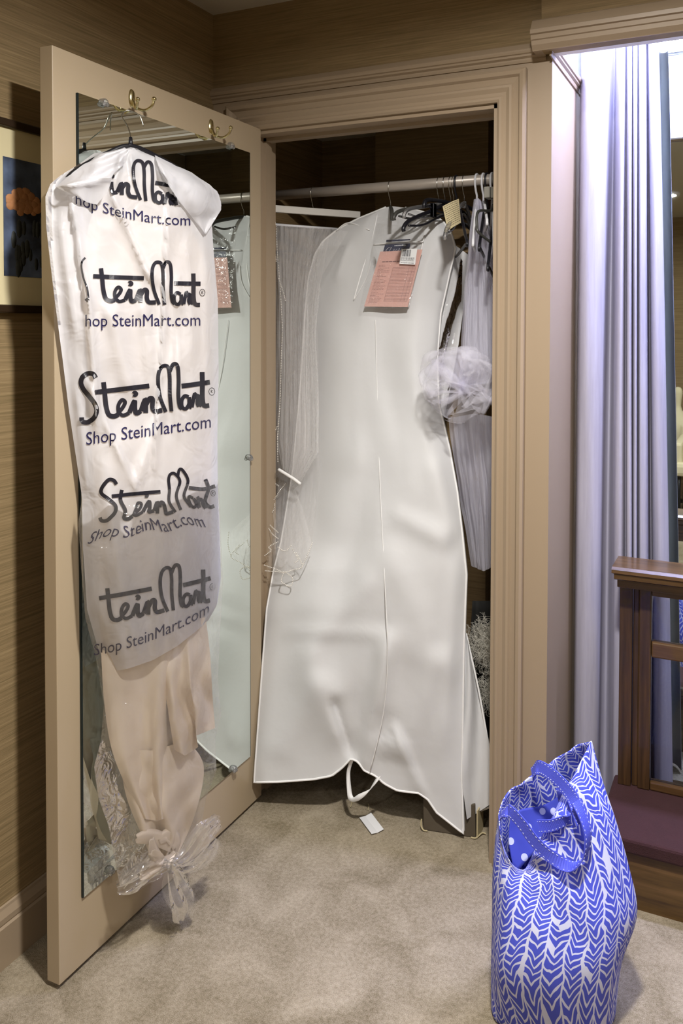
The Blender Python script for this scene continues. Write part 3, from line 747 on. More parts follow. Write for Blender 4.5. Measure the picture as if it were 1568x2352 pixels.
# bound edge all round
edge = [r[0] for r in front]+front[-1][1:]+[r[-1] for r in front[::-1]][1:]
MB().tube(edge, .0032, 6, cap=True).build('piping', M['piping'], gb, smooth=True)
sm = MB(); 
def gsurf(x, y, off=.0):
    # nearest grid reading of the front depth
    best = None
    for r in g:
        if best is None or abs(r[0][1]*.5+r[-1][1]*.5-y) < best[0]: best = (abs(r[0][1]*.5+r[-1][1]*.5-y), r)
    bb_ = min(best[1], key=lambda q: abs(q[0]-x)+abs(q[1]-y)*.3)
    return onv(x, y, gbv(x, y)-gbd(x, y, bb_[2], bb_[3])-off)
def gtube(pts, r, off=.002, sm=6): return MB().tube(catmull([gsurf(x, y, off) for x, y in pts], sm), r, 6)
gtube([(706, 700), (703, 900), (700, 1050)], .0012, .003).build('side_seam', M['piping'], gb, smooth=True)
gtube([(862, 735), (866, 900), (872, 1100), (884, 1350), (890, 1500), (880, 1640), (850, 1768)], .0013, .0035).build('zip_seam', M['piping'], gb, smooth=True)
# gusset on the right, folded behind the front edge
def strip(ptsL, ptsR, off0, off1, n=24, m_=8):
    A, B = Poly(ptsL), Poly(ptsR); rows = []
    for i in range(n+1):
        a, b = A(i/n), B(i/n); rows.append([onv(lerp(a.x, b.x, k/m_), lerp(a.y, b.y, k/m_), gbv(a.x, a.y)+lerp(off0, off1, k/m_)+.012*math.sin(k/m_*6+i*.25)) for k in range(m_+1)])
    return MB().grid(rows)
strip([(1067, 1430), (1065, 1560), (1062, 1700), (1061, 1800), (1072, 1882)], [(1069, 1450), (1098, 1580), (1118, 1690), (1133, 1770), (1134, 1842)], .006, .045).build('side_gusset', M['nonwoven'], gb, smooth=True)
MB().tube(catmull([onv(x, y, gbv(1066, y)+.045) for x, y in ((1070, 1455), (1098, 1580), (1118, 1690), (1133, 1770), (1134, 1842), (1104, 1862), (1072, 1884))], 5), .003, 6).build('piping', M['piping'], gb, smooth=True)
strip([(1040, 560), (1030, 620), (1008, 730), (1002, 830), (1006, 880)], [(1062, 600), (1060, 680), (1050, 780), (1040, 860), (1030, 900)], .006, .05).build('clear_gusset', M['pocket'], gb, smooth=True)
strip([(1041, 560), (1030, 620), (1010, 730), (1003, 830), (1008, 930)], [(1075, 585), (1068, 680), (1053, 790), (1036, 880), (1020, 960)], .03, .08).build('side_lining', M['nonwoven'], gb, smooth=True)
# collar flaps and clear pocket
def gquad(pts, name, mat, off, parent=gb, n=8, thick=0, smooth=True):
    A = Poly([pts[0], pts[3]]); B = Poly([pts[1], pts[2]]); rows = []
    cs = [gsurf(x, y, off) for x, y in pts]
    for i in range(n+1):
        t_ = i/n; rows.append([cs[0].lerp(cs[3], t_).lerp(cs[1].lerp(cs[2], t_), k/n) for k in range(n+1)])
    return MB().grid(rows).build(name, mat, parent, smooth=smooth, solid=thick)
def on_quad(pts, off):
    cs = [gsurf(x, y, off) for x, y in pts]
    n = (cs[1]-cs[0]).cross(cs[3]-cs[0]).normalized()
    if n.y > 0: n = -n
    return lambda a, b, h=0: cs[0].lerp(cs[3], b).lerp(cs[1].lerp(cs[2], b), a)+n*h
gtube([(866, 492), (852, 560), (832, 620), (812, 690)], .0022, .002).build('flap_edge', M['piping'], gb, smooth=True)
gtube([(974, 540), (962, 600), (948, 660), (937, 706)], .0026, .006).build('flap_edge', M['piping'], gb, smooth=True)
gtube([(858, 562), (900, 558), (940, 556), (972, 555)], .0026, .010).build('pocket_band', M['piping'], gb, smooth=True)
gtube([(848, 528), (800, 512), (772, 530)], .0022, .006).build('shoulder_seam', M['piping'], gb, smooth=True)
gtube([(812, 690), (840, 640), (852, 600)], .0012, .006).build('shoulder_seam', M['piping'], gb, smooth=True)
PQ = [(873, 578), (970, 573), (936, 705), (836, 704)]
pk = [(868, 498), (978, 512), (940, 712), (826, 708)]
fq = on_quad(PQ, .030)
form = thing('pink_form', tuple(fq(.5, 1)), 'pink printed paper form tucked in the clear pocket of the garment bag', 'paper')
MB().grid([[fq(a/4, b/4) for a in range(5)] for b in range(5)]).build('sheet', M['pink'], form, solid=.0006)
ln = MB()
def dashrow(q, a0, a1, b, h, th, mb, rnd, wl=(.02, .06), gp=.012):
    a = a0
    while a < a1:
        w_ = min(rnd.uniform(*wl), a1-a)
        mb.add([q(a, b, h), q(a+w_, b, h), q(a+w_, b+th, h), q(a, b+th, h)], [(0, 1, 2, 3)]); a += w_+gp
rnd = random.Random(5)
dashrow(fq, .12, .85, .185, .0008, .014, ln, rnd, (.03, .09))
dashrow(fq, .55, .80, .14, .0008, .012, ln, rnd, (.03, .08))
for k in range(27): dashrow(fq, .07, .07+rnd.uniform(.10, .30), .25+k*.026, .0008, .005, ln, rnd)
for k in range(24):
    b = .30+k*.026; ln.add([fq(.42, b, .0008), fq(.95, b, .0008), fq(.95, b+.0035, .0008), fq(.42, b+.0035, .0008)], [(0, 1, 2, 3)])
for a in (.42, .80, .88, .95): ln.add([fq(a, .30, .0008), fq(a+.004, .30, .0008), fq(a+.004, .90, .0008), fq(a, .90, .0008)], [(0, 1, 2, 3)])
ln.build('printed_lines', M['greyink'], form)
nq = on_quad([(884, 562), (942, 559), (938, 582), (878, 584)], .028)
nc = thing('navy_card', tuple(nq(.5, 1)), 'small navy card with white script behind the pink form', 'card')
MB().grid([[nq(a/2, b/2) for a in range(3)] for b in range(3)]).build('card', M['navy'], nc, solid=.0006)
sc_ = MB()
sc_.tube([nq(*p, .001) for p in [(.18, .85), (.10, .6), (.18, .35), (.30, .3), (.24, .75), (.36, .85), (.42, .5), (.45, .85), (.52, .5), (.56, .85), (.62, .45), (.66, .8), (.72, .5), (.80, .75), (.92, .55)]], .0006, 4)
dashrow(nq, .40, .85, .12, .001, .10, sc_, rnd, (.03, .05), .015)
sc_.build('script', M['whitepaper'], nc)
nb = on_quad([(887, 551), (942, 549), (942, 552), (886, 556)], .026)
MB().grid([[nb(0, 0), nb(1, 0)], [nb(0, 1), nb(1, 1)]]).build('card_edge', M['navy'], nc)
bq = on_quad([(922, 572), (958, 571), (953, 608), (917, 606)], .036)
lb = thing('barcode_label', tuple(bq(.5, 1)), 'small white barcode sticker over the corner of the pink form', 'label')
MB().grid([[bq(0, 0), bq(1, 0)], [bq(0, 1), bq(1, 1)]]).build('sticker', M['whitepaper'], lb, solid=.0004)
bc = MB(); a = .12
while a < .62:
    w_ = rnd.choice((.012, .02, .03)); bc.add([bq(a, .06, .0006), bq(a+w_, .06, .0006), bq(a+w_, .50, .0006), bq(a, .50, .0006)], [(0, 1, 2, 3)]); a += w_+rnd.choice((.012, .025))
for b in (.58, .66, .76, .90): dashrow(bq, .08, .9, b, .0006, .03, bc, rnd, (.04, .10), .03)
bc.build('bars', M['ink'], lb)
pq = on_quad(pk, .042)
MB().grid([[pq(a/14, b/14, .004*nz(a*.5, b*.5, 3)+.006*math.sin(math.pi*a/14)*math.sin(math.pi*b/14)) for a in range(15)] for b in range(15)]).build('clear_pocket', M['pocket'], gb, smooth=True)
# carrying strap under the hem
P = catmull([gsurf(808, 1744, .0), onv(800, 1772, .02), onv(801, 1808, .01), onv(806, 1834, .0), onv(822, 1832, -.01), onv(846, 1818, -.005), onv(860, 1800, .0), onv(868, 1786, .01)], 6)
WV = catmull([Vector((.012, .002, .002)), Vector((.010, .004, .002)), Vector((.008, .010, .004)), Vector((.012, .004, .010)), Vector((.004, .004, .020)), Vector((.012, .004, .018)), Vector((.016, 0, .014)), Vector((.016, 0, .012))], 6)
mb = MB(); mb.ribbon(P, WV); mb.build('carry_strap', M['piping'], gb, smooth=True, solid=.0015)

# ================================================================== HANGERS
def hook_pts(u, d, r=RR+.0022):
    """wire hook over the rod; d is the unit direction of the hanger's near arm in plan"""
    d = Vector((d[0], d[1], 0)).normalized(); yv = Vector((0, 1, 0)) if d.y < 0 else Vector((0, 1, 0))
    c_ = Vector((u, RV, RZ)); s_ = -1 if d.y < 0 else 1
    out = []
    for k in range(13):
        a = math.radians(-35+k*(215/12))
        out.append(c_+Vector((d.x*.25*math.cos(a)*s_*0, math.cos(a), 0))*r*1.0+Vector((0, 0, math.sin(a)*r)))
    out += [c_+Vector((0, -r*.98, -.016)), c_+Vector((0, -r*.55, -.034)), c_+Vector((0, 0, -.046)), c_+Vector((0, 0, -.070))]
    return out
def arm_pair(A, E, drop=None):
    h = Vector((E.x-A.x, E.y-A.y, 0)); far = Vector((A.x-h.x, A.y-h.y, E.z)); return E, far
def hanger(px, end, v_end, kind, label, group=None, dz=-.070, bar=None, mat=None, clips=False):
    u = onv(px, 430, RV).x
    A = Vector((u, RV, RZ+dz)); E = onv(end[0], end[1], v_end); E, Fr = arm_pair(A, E)
    if Fr.y > .655:
        k = (.655-A.y)/(Fr.y-A.y); Fr = Vector((lerp(A.x, Fr.x, k), .655, lerp(A.z, Fr.z, k)))
    Fr.x = min(.85, max(WX0+.03, Fr.x))
    t = thing('clothes_hanger', tuple(A), label, 'hanger', group)
    wire = kind not in ('whitetube', 'blacktube')
    m_ = mat or {'black': M['black_plastic'], 'clear': M['clear_plastic'], 'whitetube': M['white_plastic'], 'blacktube': M['black_plastic'], 'grey': M['grey_plastic']}[kind]
    MB().tube(hook_pts(u, (E.x-A.x, E.y-A.y)), .0013 if wire else .0034, 8).build('hook', M['wire'] if wire else m_, t, smooth=True)
    if kind in ('black', 'grey', 'clear'):
        mb = MB()
        pts = [E+Vector((0, 0, -.012)), E, E.lerp(A, .12)+Vector((0, 0, .012)), E.lerp(A, .55)+Vector((0, 0, .010)), A+Vector((0, 0, .002)), Fr.lerp(A, .5)+Vector((0, 0, .010)), Fr]
        mb.tube(catmull(pts, 6), .006, 10)
        mb.tube([A+Vector((0, 0, -.012)), A+Vector((0, 0, .008))], .007, 10)
        mb.build('shoulders', m_, t, smooth=True)
        b = MB(); b.tube(catmull([E.lerp(A, .10)+Vector((0, 0, -.002)), E.lerp(A, .4)+Vector((0, 0, -.020)), A+Vector((0, 0, -.030)), Fr.lerp(A, .4)+Vector((0, 0, -.020)), Fr.lerp(A, .1)], 6), .0035, 8); b.build('lower_bar', m_, t, smooth=True)
    else:
        mb = MB(); lo = Vector((0, 0, -.012))
        pts = [A+Vector((0, 0, .004)), E.lerp(A, .12)+Vector((0, 0, .004)), E, E+lo*.9, E.lerp(A, .1)+lo*1.5, A*1.0+Vector((0, 0, E.z-A.z))+lo*1.5, Fr.lerp(A, .1)+Vector((0, 0, 0))+lo*1.5, Fr+lo*.9, Fr, Fr.lerp(A, .12)+Vector((0, 0, .004))]
        mb.tube(catmull(pts, 4, closed=True), .0042, 10, closed=True); mb.build('tube_frame', m_, t, smooth=True)
    if clips:
        for k in (.15, .85):
            q = Fr.lerp(E, k) if k > .5 else E.lerp(Fr, k)
            c_ = MB(); c_.box((q.x-.006, q.y-.012, q.z-.035), (q.x+.006, q.y+.012, q.z+.006)); c_.build('clip', m_, t, bevel=.002)
    return t, A, E, Fr
# far left black hanger
hanger(622, (604, 556), .18, 'blacktube', 'black tube hanger at the far left end of the closet rod')
# the hanger that carries the garment bag
t, A, E, Fr = hanger(897, (900, 497), .19, 'grey', 'dark hanger on a thin wire hook carrying the white garment bag', mat=M['grey_plastic'])
hanger(1008, (905, 497), .12, 'grey', 'dark olive contoured hanger whose rounded end pokes above the garment bag collar')
hanger(1022, (928, 492), .13, 'clear', 'clear plastic hanger lying over the dark olive hanger')
hanger(1035, (927, 522), .07, 'black', 'thick black hanger hooked low over the clear garment bag pocket')
hanger(1042, (974, 468), .16, 'black', 'black hanger with clips hanging level beside the kraft paper tag', clips=True)
hanger(1048, (1072, 556), .08, 'blacktube', 'black hanger with a thick black hook sloping down towards the tulle')
t, A, E, Fr = hanger(1066, (1022, 540), .05, 'clear', 'clear clip hanger holding the printed kraft paper tag')
# kraft tag hanging round the clear hanger
tagt = thing('paper_tag', tuple(onv(1040, 520, .10)), 'folded kraft paper tag with small print on a clear hanger', 'tag')
C4 = [onv(1016, 474, .11), onv(1053, 457, .15), onv(1058, 512, .14), onv(1028, 530, .09)]
n_ = (C4[1]-C4[0]).cross(C4[3]-C4[0]).normalized(); n_ = n_ if n_.y < 0 else -n_
tq = lambda a, b, h=0: C4[0].lerp(C4[3], b).lerp(C4[1].lerp(C4[2], b), a)+n_*(h+.004*math.sin(3*a))
MB().grid([[tq(a/6, b/6) for a in range(7)] for b in range(7)]).build('card', M['tagpaper'], tagt, solid=.0006)
pr = MB()
for k in range(11): dashrow(tq, .06+.02*(k % 2), .94, .06+k*.082, .0009, .014, pr, rnd, (.05, .16), .035)
pr.build('small_print', M['ink'], tagt)
# white veil hanger: a painted wooden bar on a wire hook, facing the room
u = onv(720, 430, RV).x
LE, RE = onv(622, 479, .17), onv(826, 495, .30)
RE = onv(826, 494, .40); cbar = (LE+RE)/2
vh = thing('bar_hanger', (u, RV, RZ-.08), 'white painted wooden bar hanger carrying the beaded veil', 'hanger')
hp = hook_pts(u, (0, -1)); bt = LE.lerp(RE, .50)
hp[-2:] = [Vector((u, RV-.004, RZ-.05)), Vector((bt.x, bt.y, bt.z+.005))]
MB().tube(hp, .0013, 8).build('hook', M['wire'], vh, smooth=True)
dv = (RE-LE).normalized(); sd = Vector((-dv.y, dv.x, 0)).normalized()*.007; upv = Vector((0, 0, .0115))
MB().hexa([LE-sd-upv, RE-sd-upv, RE+sd-upv, LE+sd-upv], [LE-sd+upv, RE-sd+upv, RE+sd+upv, LE+sd+upv]).build('wooden_bar', M['white_wood'], vh, bevel=.002)
L2, R2 = onv(633, 516, .17), onv(800, 528, .39)
MB().tube([L2, R2], .0042, 10).build('lower_bar', M['white_plastic'], vh, smooth=True)
for a, b in ((onv(631, 489, .17), L2), (onv(822, 504, .395), R2)): MB().tube([a, b], .0008, 6).build('hanging_wire', M['wire'], vh)

# ================================================================== BEADED VEIL
veil = thing('beaded_veil', tuple(onv(670, 1340, .05)), 'long white tulle veil with beaded edges gathered onto a hair comb', 'veil')
def vv(y): return lerp(.165, .122, sstep(500, 1080, y))-.095*sstep(1120, 1300, y)
def tsheet(L, R, T, B, dfun, nx, ny, name, mat, parent, amp=.01, freq=9, ph=0, fan=True):
    g_ = coons(Poly(L), Poly(R), Poly(T), Poly(B), nx, ny)
    rows = []
    for r in g_:
        row = []
        for x, y, s, t_ in r:
            d = dfun(x, y, s, t_)+amp*(.45*math.sin(freq*2*math.pi*s+ph+4*nz(s*2.5, t_*1.3, ph))+.9*nz(s*freq*.9+ph, t_*1.8, ph)+.5*nz(s*freq*2.6+ph, t_*2.2, ph+3))*(.45+.55*math.sin(math.pi*min(1, t_+.12)))
            row.append(onv(x+3.5*nz(s*9, t_*4, ph+5), y, d))
        rows.append(row)
    return MB().grid(rows).build(name, mat, parent, smooth=True)
# three loose layers from the bar down to the comb
tsheet([(634, 517), (640, 700), (640, 900), (636, 1000), (648, 1076)], [(800, 528), (742, 610), (725, 760), (731, 950), (733, 1040), (690, 1108)], [(634, 517), (715, 523), (800, 528)], [(648, 1076), (668, 1092), (690, 1108)],
       lambda x, y, s, t_: lerp(vv(y), vv(y)+.20*(1-t_)**2, s), 90, 60, 'tulle_layer', M['veil'], veil, .012, 9, 1)
tsheet([(628, 530), (612, 640), (606, 900), (606, 1200), (607, 1300)], [(800, 530), (735, 640), (715, 900), (702, 1080), (665, 1250), (655, 1300)], [(628, 530), (720, 524), (800, 530)], [(607, 1300), (630, 1312), (655, 1300)],
       lambda x, y, s, t_: vv(y)+.022, 90, 60, 'tulle_layer', M['tulle'], veil, .011, 8, 4)
tsheet([(636, 520), (630, 700), (628, 900), (632, 1080), (628, 1240), (626, 1300)], [(760, 528), (728, 700), (733, 900), (735, 1060), (722, 1200), (716, 1250), (694, 1301)], [(636, 520), (700, 524), (760, 528)], [(626, 1300), (655, 1314), (694, 1301)],
       lambda x, y, s, t_: vv(y)+.018, 90, 70, 'tulle_layer', M['tulle'], veil, .010, 10, 8)
tsheet([(644, 520), (650, 640), (652, 860), (650, 1010), (652, 1080)], [(722, 524), (705, 700), (700, 900), (708, 1020), (688, 1104)], [(644, 520), (690, 523), (722, 524)], [(652, 1080), (670, 1094), (688, 1104)],
       lambda x, y, s, t_: vv(y)-.008, 60, 50, 'tulle_layer', M['tulle'], veil, .010, 7, 12)
tsheet([(640, 1100), (628, 1180), (632, 1270), (640, 1300)], [(676, 1120), (700, 1180), (712, 1230), (716, 1248), (690, 1300)], [(640, 1100), (655, 1112), (676, 1120)], [(640, 1300), (660, 1318), (690, 1300)],
       lambda x, y, s, t_: vv(y)-.012, 40, 30, 'tulle_layer', M['tulle'], veil, .008, 5, 15)
beads = [[(634, 517), (636, 570), (640, 620), (643, 660), (646, 710), (648, 760), (646, 810), (645, 850), (643, 920), (639, 980), (637, 1014), (638, 1060)],
         [(634, 600), (631, 570), (632, 540)], [(640, 640), (650, 670), (655, 690)], [(636, 980), (622, 1012), (611, 1036), (610, 1062), (614, 1089), (627, 1106), (639, 1116)],
         [(655, 1111), (643, 1126), (631, 1145), (617, 1162), (607, 1176)], [(607, 1186), (617, 1203), (638, 1223)], [(614, 1208), (624, 1225), (638, 1237)], [(630, 1158), (628, 1172), (616, 1189)],
         [(638, 1245), (617, 1256), (622, 1264), (608, 1276)], [(607, 1298), (627, 1305), (653, 1314), (672, 1309), (694, 1301), (680, 1270)], [(717, 1247), (706, 1275), (694, 1301)],
         [(609, 1311), (641, 1314), (661, 1318), (672, 1330), (667, 1346), (657, 1344), (646, 1335), (650, 1318)], [(638, 1257), (655, 1266), (668, 1254)], [(677, 1492-200), (684, 1285), (672, 1262)]]
bm_ = MB()
for st in beads:
    P = catmull([onv(x, y, vv(y)-.014) for x, y in st], 10)
    L_ = Poly(P); n_ = max(2, int(L_.L[-1]/.0052))
    for k in range(n_+1): bm_.sphere(L_(k/n_), .0019, 6, 4)
bm_.build('bead_trim', M['bead'], veil, smooth=True)
c0, c1 = onv(639, 1078, .105), onv(690, 1112, .105)
cm = thing('hair_comb', tuple(c1), 'small metal hair comb with a white padded spine at the bottom of the beaded veil', 'hair comb')
MB().tube(catmull([c0, c0.lerp(c1, .3)+Vector((0, 0, .001)), c0.lerp(c1, .7)+Vector((0, 0, .002)), c1], 5), [.004]+[.0052]*14+[.004], 10).build('padded_spine', M['piping'], cm, smooth=True)
te = MB(); dd = (onv(668, 1131, .102)-onv(687, 1113, .105))
for k in range(24): p = c0.lerp(c1, .03+k*.04); te.tube([p, p+dd*(1.0+.15*math.sin(k))], .0005, 5)
te.build('teeth', M['chrome'], cm)

# ================================================================== TULLE WITH POUF ON A WHITE HANGER
t, A, E, Fr = hanger(1095, (1086, 556), .10, 'whitetube', 'white tube hanger with the tulle petticoat draped over it')
tp_ = thing('tulle_petticoat', tuple(onv(1090, 1305, .15)), 'gathered white tulle petticoat with a puffed rosette, at the right of the closet', 'petticoat')
def rv(y): return lerp(.24, .19, sstep(460, 900, y))+.03*sstep(1000, 1300, y)
for k in range(3):
    tsheet([(1092-2*k, 458), (1078, 540), (1064+4*k, 680), (1057+5*k, 820), (1050, 880)], [(1104, 462), (1120+8*k, 560), (1136+5*k, 680), (1142+4*k, 820), (1120, 880)], [(1092-2*k, 458), (1098, 455), (1104, 462)], [(1050, 880), (1085, 885), (1120, 880)],
           lambda x, y, s, t_: rv(y)-.02+.035*k, 70, 40, 'upper_tulle', M['tulle_dense'], tp_, .010, 7+k, 20+k)
for k in range(3):
    tsheet([(1030+10*k, 960), (1045+8*k, 1080), (1066+6*k, 1200), (1082+10*k, 1300)], [(1150, 960), (1156, 1100), (1150, 1200), (1142+3*k, 1300)], [(1030+10*k, 960), (1090, 950), (1150, 960)], [(1082+10*k, 1300-14*k), (1110, 1312), (1142+3*k, 1296)],
           lambda x, y, s, t_: rv(y)+.005+.03*k, 80, 50, 'lower_tulle', M['tulle_dense'] if k < 2 else M['tulle'], tp_, .014, 7+k, 30+k)
# rosette: many crumpled loops of tulle standing out from the middle
rc = onv(1062, 890, .10); rr = random.Random(11)
for k in range(26):
    th = rr.uniform(0, 6.283); el = rr.uniform(-.2, 1.0)
    R_ = rr.uniform(.080, .118); ax = Vector((math.cos(th), -abs(math.sin(el))*.7, math.sin(th))).normalized()
    b1 = ax.orthogonal().normalized(); b1.rotate(Matrix.Rotation(rr.uniform(0, 6.28), 3, ax)); b2 = ax.cross(b1); mb = MB(); rows = []
    wdt = rr.uniform(.05, .09)
    for i in range(15):
        a_ = (i/14-.5)*math.pi*1.0; row = []
        for j_ in range(11):
            b_ = j_/10; rad = R_*math.sin(b_*math.pi*.62)/.93
            p = rc+ax*rad*1.0*math.cos(a_*.55)+b1*math.sin(a_)*wdt*b_+b2*(.020*math.sin(a_*3+k)*b_+.018*(1-b_)*math.cos(a_))
            p += Vector((nz(i*.16, j_*.2, k), nz(i*.16, j_*.2, k+50), nz(i*.16, j_*.2, k+90)))*.022
            row.append(p)
        rows.append(row)
    mb.grid(rows)
    o = mb.build('rosette_loop', M['petal_tulle'], tp_, smooth=True)
# hangers right of the petticoat
hanger(1110, (1118, 508), .12, 'whitetube', 'white notched hanger behind the black tube hangers at the right jamb')
tt, A, E, Fr = hanger(1118, (1100, 566), .06, 'blacktube', 'black tube hanger with an angular end crossing in front of the petticoat')
q = MB(); q.tube(catmull([onv(x, y, v) for x, y, v in ((1132, 470, .2), (1126, 484, .18), (1098, 486, .1), (1095, 520, .08), (1100, 535, .08), (1126, 556, .12))], 5), .0042, 8); q.build('shoulder_loop', M['grey_plastic'], tt, smooth=True)
tt, A, E, Fr = hanger(1130, (1134, 556), .08, 'whitetube', 'white tube hanger end close to the right door jamb')
tt, A, E, Fr = hanger(1138, (1120, 612), .06, 'blacktube', 'lowest black tube hanger at the right door jamb', dz=-.10)
fm = thing('foam_cover', tuple(onv(1128, 455, .2)), 'grey foam hanger cover clipped at the right end of the rod', 'hanger cover')
a0 = onv(1115, 432, .22); 
for k, (x0, x1) in enumerate(((1115, 1129), (1131, 1146))):
    b0 = onv(x0, 457, .22); b1 = onv(x1, 430, .22); MB().box((b0.x, .20, b0.z), (b1.x, .24, b1.z)).build('foam_half', M['foam'], fm, bevel=.003)

# ================================================================== FEATHERS, BOX, SCRAPS
def strands(name, cx_, cy_, rx, ry, v, n, mat, parent, seed, curl=1.):
    r_ = random.Random(seed); mb = MB()
    for k in range(n):
        a = r_.uniform(0, 6.283); q = r_.uniform(.3, 1); x0 = cx_+rx*.25*math.cos(a*3); y0 = cy_+ry*.25*math.sin(a*2)
        x1 = cx_+rx*q*math.cos(a); y1 = cy_+ry*q*math.sin(a); bx_ = r_.uniform(-1, 1)*rx*.5*curl; by_ = r_.uniform(-1, 1)*ry*.5*curl
        x1 = min(x1, 1150)
        pts = [onv(x0, y0, v), onv((x0+x1)/2+bx_, (y0+y1)/2+by_, v-.03*r_.random()), onv(x1, y1, v-.02*r_.random()), onv(x1+bx_*.3, y1-by_*.5, v)]
        mb.tube(catmull(pts, 4), .00035, 3, cap=False)
    return mb.build(name, mat, parent, smooth=True)
bo = thing('feather_boa', tuple(onv(1130, 1640, .2)), 'fluffy off white feather boa hanging in the dark lower right of the closet', 'feather boa')
MB().tube(catmull([onv(x, y, .24) for x, y in ((1150, 1350), (1135, 1450), (1142, 1530), (1138, 1600), (1145, 1680))], 6), [.006]*25, 8).build('cord', M['feather'], bo, smooth=True)
tuft = [strands('feather_tuft', 1125, 1480, 62, 70, .22, 520, M['feather'], bo, 1), strands('feather_tuft', 1135, 1590, 46, 60, .22, 380, M['feather'], bo, 2)]
bkg = thing('black_garment', tuple(onv(1135, 1780, .3)), 'black lace garment hanging behind the feather boa', 'garment')
g_ = coons(Poly([(1085, 1380), (1078, 1500), (1080, 1700), (1095, 1840)]), Poly([(1160, 1380), (1160, 1500), (1160, 1700), (1160, 1840)]), Poly([(1085, 1380), (1160, 1380)]), Poly([(1095, 1840), (1160, 1840)]), 20, 20)
MB().grid([[onv(x, y, .31+.015*math.sin(9*s)) for x, y, s, t_ in r] for r in g_]).build('cloth', M['black_cloth'], bkg, smooth=True, solid=.002)
b0 = onz(972, 1906, .001); b1 = onz(1092, 1925, .001); e_ = (b1-b0); sd = Vector((-e_.y, e_.x, 0)).normalized()*.13; h = Vector((0, 0, .088))
bxo = thing('shoe_box', tuple(b0), 'dented dark brown box on the closet floor under the garment bag corner', 'box')
lean = Vector((-.004, .006, 0))
MB().hexa([b0, b1, b1+sd, b0+sd], [b0+h+lean, b1+h+lean*1.6, b1+sd+h, b0+sd+h]).build('carton', M['cardboard'], bxo, bevel=.002)
MB().add and None
fb = MB(); k0 = b1+Vector((.002, 0, .0)); fb.hexa([k0, k0+Vector((.004, .001, 0)), k0+Vector((.004, .05, 0)), k0+Vector((0, .05, 0))], [k0+h*.9, k0+h*.9+Vector((.004, .001, 0)), k0+h*.9+Vector((.004, .05, 0)), k0+h*.9+Vector((0, .05, 0))]); fb.build('torn_flap', M['tagpaper'], bxo)
fb = MB(); fb.tube(catmull([b0+Vector((-.006, 0, .03)), b0+Vector((-.005, -.004, .012)), b0+Vector((.004, -.007, .004)), b0+Vector((.014, -.004, .003))], 4), .0022, 6); fb.build('torn_edge', M['tagpaper'], bxo)
fb = MB(); fb.tube(catmull([b1+Vector((-.012, -.005, .002)), b1+Vector((.002, -.004, .003)), b1+Vector((.012, .02, .006)), b1+Vector((.022, .024, .004))], 4), .0022, 6); fb.build('torn_corner', M['tagpaper'], bxo)
pts = [onz(x, y, .003) for x, y in ((825, 1880), (852, 1869), (881, 1907), (853, 1918))]
pg = MB(); pg.grid([[pts[0].lerp(pts[3], b/4).lerp(pts[1].lerp(pts[2], b/4), a/4)+Vector((0, 0, .003*abs(a-2)/2)) for a in range(5)] for b in range(5)])
pc_ = pg.build('paper_slip', M['whitepaper'], solid=.0005); tag(pc_, 'small blank white paper slip lying on the carpet below the garment bag strap', 'paper')
for pts_, lab in (([(809, 1838), (806, 1850), (804, 1854)], 'short pale thread on the carpet left of the paper slip'), ([(845, 1846), (847, 1852), (845, 1860)], 'short pale thread on the carpet above the paper slip')):
    o = MB().tube(catmull([onz(x, y, .004) for x, y in pts_], 4), .0012, 5).build('thread', M['tagpaper'], smooth=True); tag(o, lab, 'thread', 'threads on the carpet')
# ================================================================== PRINTED POLY BAG WITH THE CREAM DRESS, on the door hook
BO, BN = (.115, -.54), (.955, -.297)
BNv = Vector(BN).normalized(); BN = (BNv.x, BNv.y); BN3 = Vector((BN[0], BN[1], 0))
def bp_(x, y, d): 
    p = onplane(x, y, BO, BN, d)
    if p.x < TD+.016:    # stay in front of the door mirror, sliding back along the line of sight's own wall distance
        p = onu(x, y, TD+.016)
    return p
PC = [((255, 440), (345, 640), 13, .020, -1), ((345, 620), (420, 700), 14, .010, 0), ((165, 470), (205, 700), 10, .022, 1), ((205, 700), (222, 980), 9, .016, 0), ((140, 520), (170, 760), 12, .014, 0),
      ((385, 480), (372, 800), 9, .016, 1), ((372, 800), (352, 1080), 8, .014, 1), ((430, 560), (440, 820), 12, .010, 0), ((410, 620), (405, 1000), 10, .010, 0), ((330, 700), (352, 900), 16, .010, 0), ((250, 700), (300, 900), 20, .012, 0),
      ((200, 880), (310, 1120), 16, .016, -1), ((310, 1120), (390, 900), 12, .010, 0), ((470, 560), (478, 900), 9, .010, 0), ((280, 350), (262, 430), 7, .014, 0), ((355, 360), (412, 470), 7, .016, 1), ((300, 360), (310, 420), 6, .008, 0),
      ((130, 430), (255, 408), 9, .022, -1), ((250, 1150), (310, 1480), 16, .012, 0), ((380, 1150), (360, 1480), 14, .012, 0), ((430, 1180), (400, 1450), 12, .010, 0), ((120, 560), (150, 900), 9, .010, 0), ((175, 900), (200, 1120), 8, .012, 0)]
def pbd(x, y, s=.5, t=.5):
    e = min(1, min(s, 1-s)*4); e = math.sin(math.pi/2*max(0, e))
    d = .045*e+.014*e*nz(x*.010, y*.005, 2)+.007*e*nz(x*.028, y*.012, 5)
    for a, b, w_, h_, sh in PC: d += h_*1.05*e**.5*crease(x, y, a, b, w_, sh)
    return d
pL = [(286, 336), (262, 344), (215, 352), (180, 378), (140, 402), (116, 422), (104, 452), (106, 520), (115, 600), (127, 700), (143, 820), (158, 940), (176, 1060), (188, 1140), (190, 1250), (200, 1400), (225, 1490), (250, 1545)]
pT = [(286, 336), (300, 338), (318, 342)]
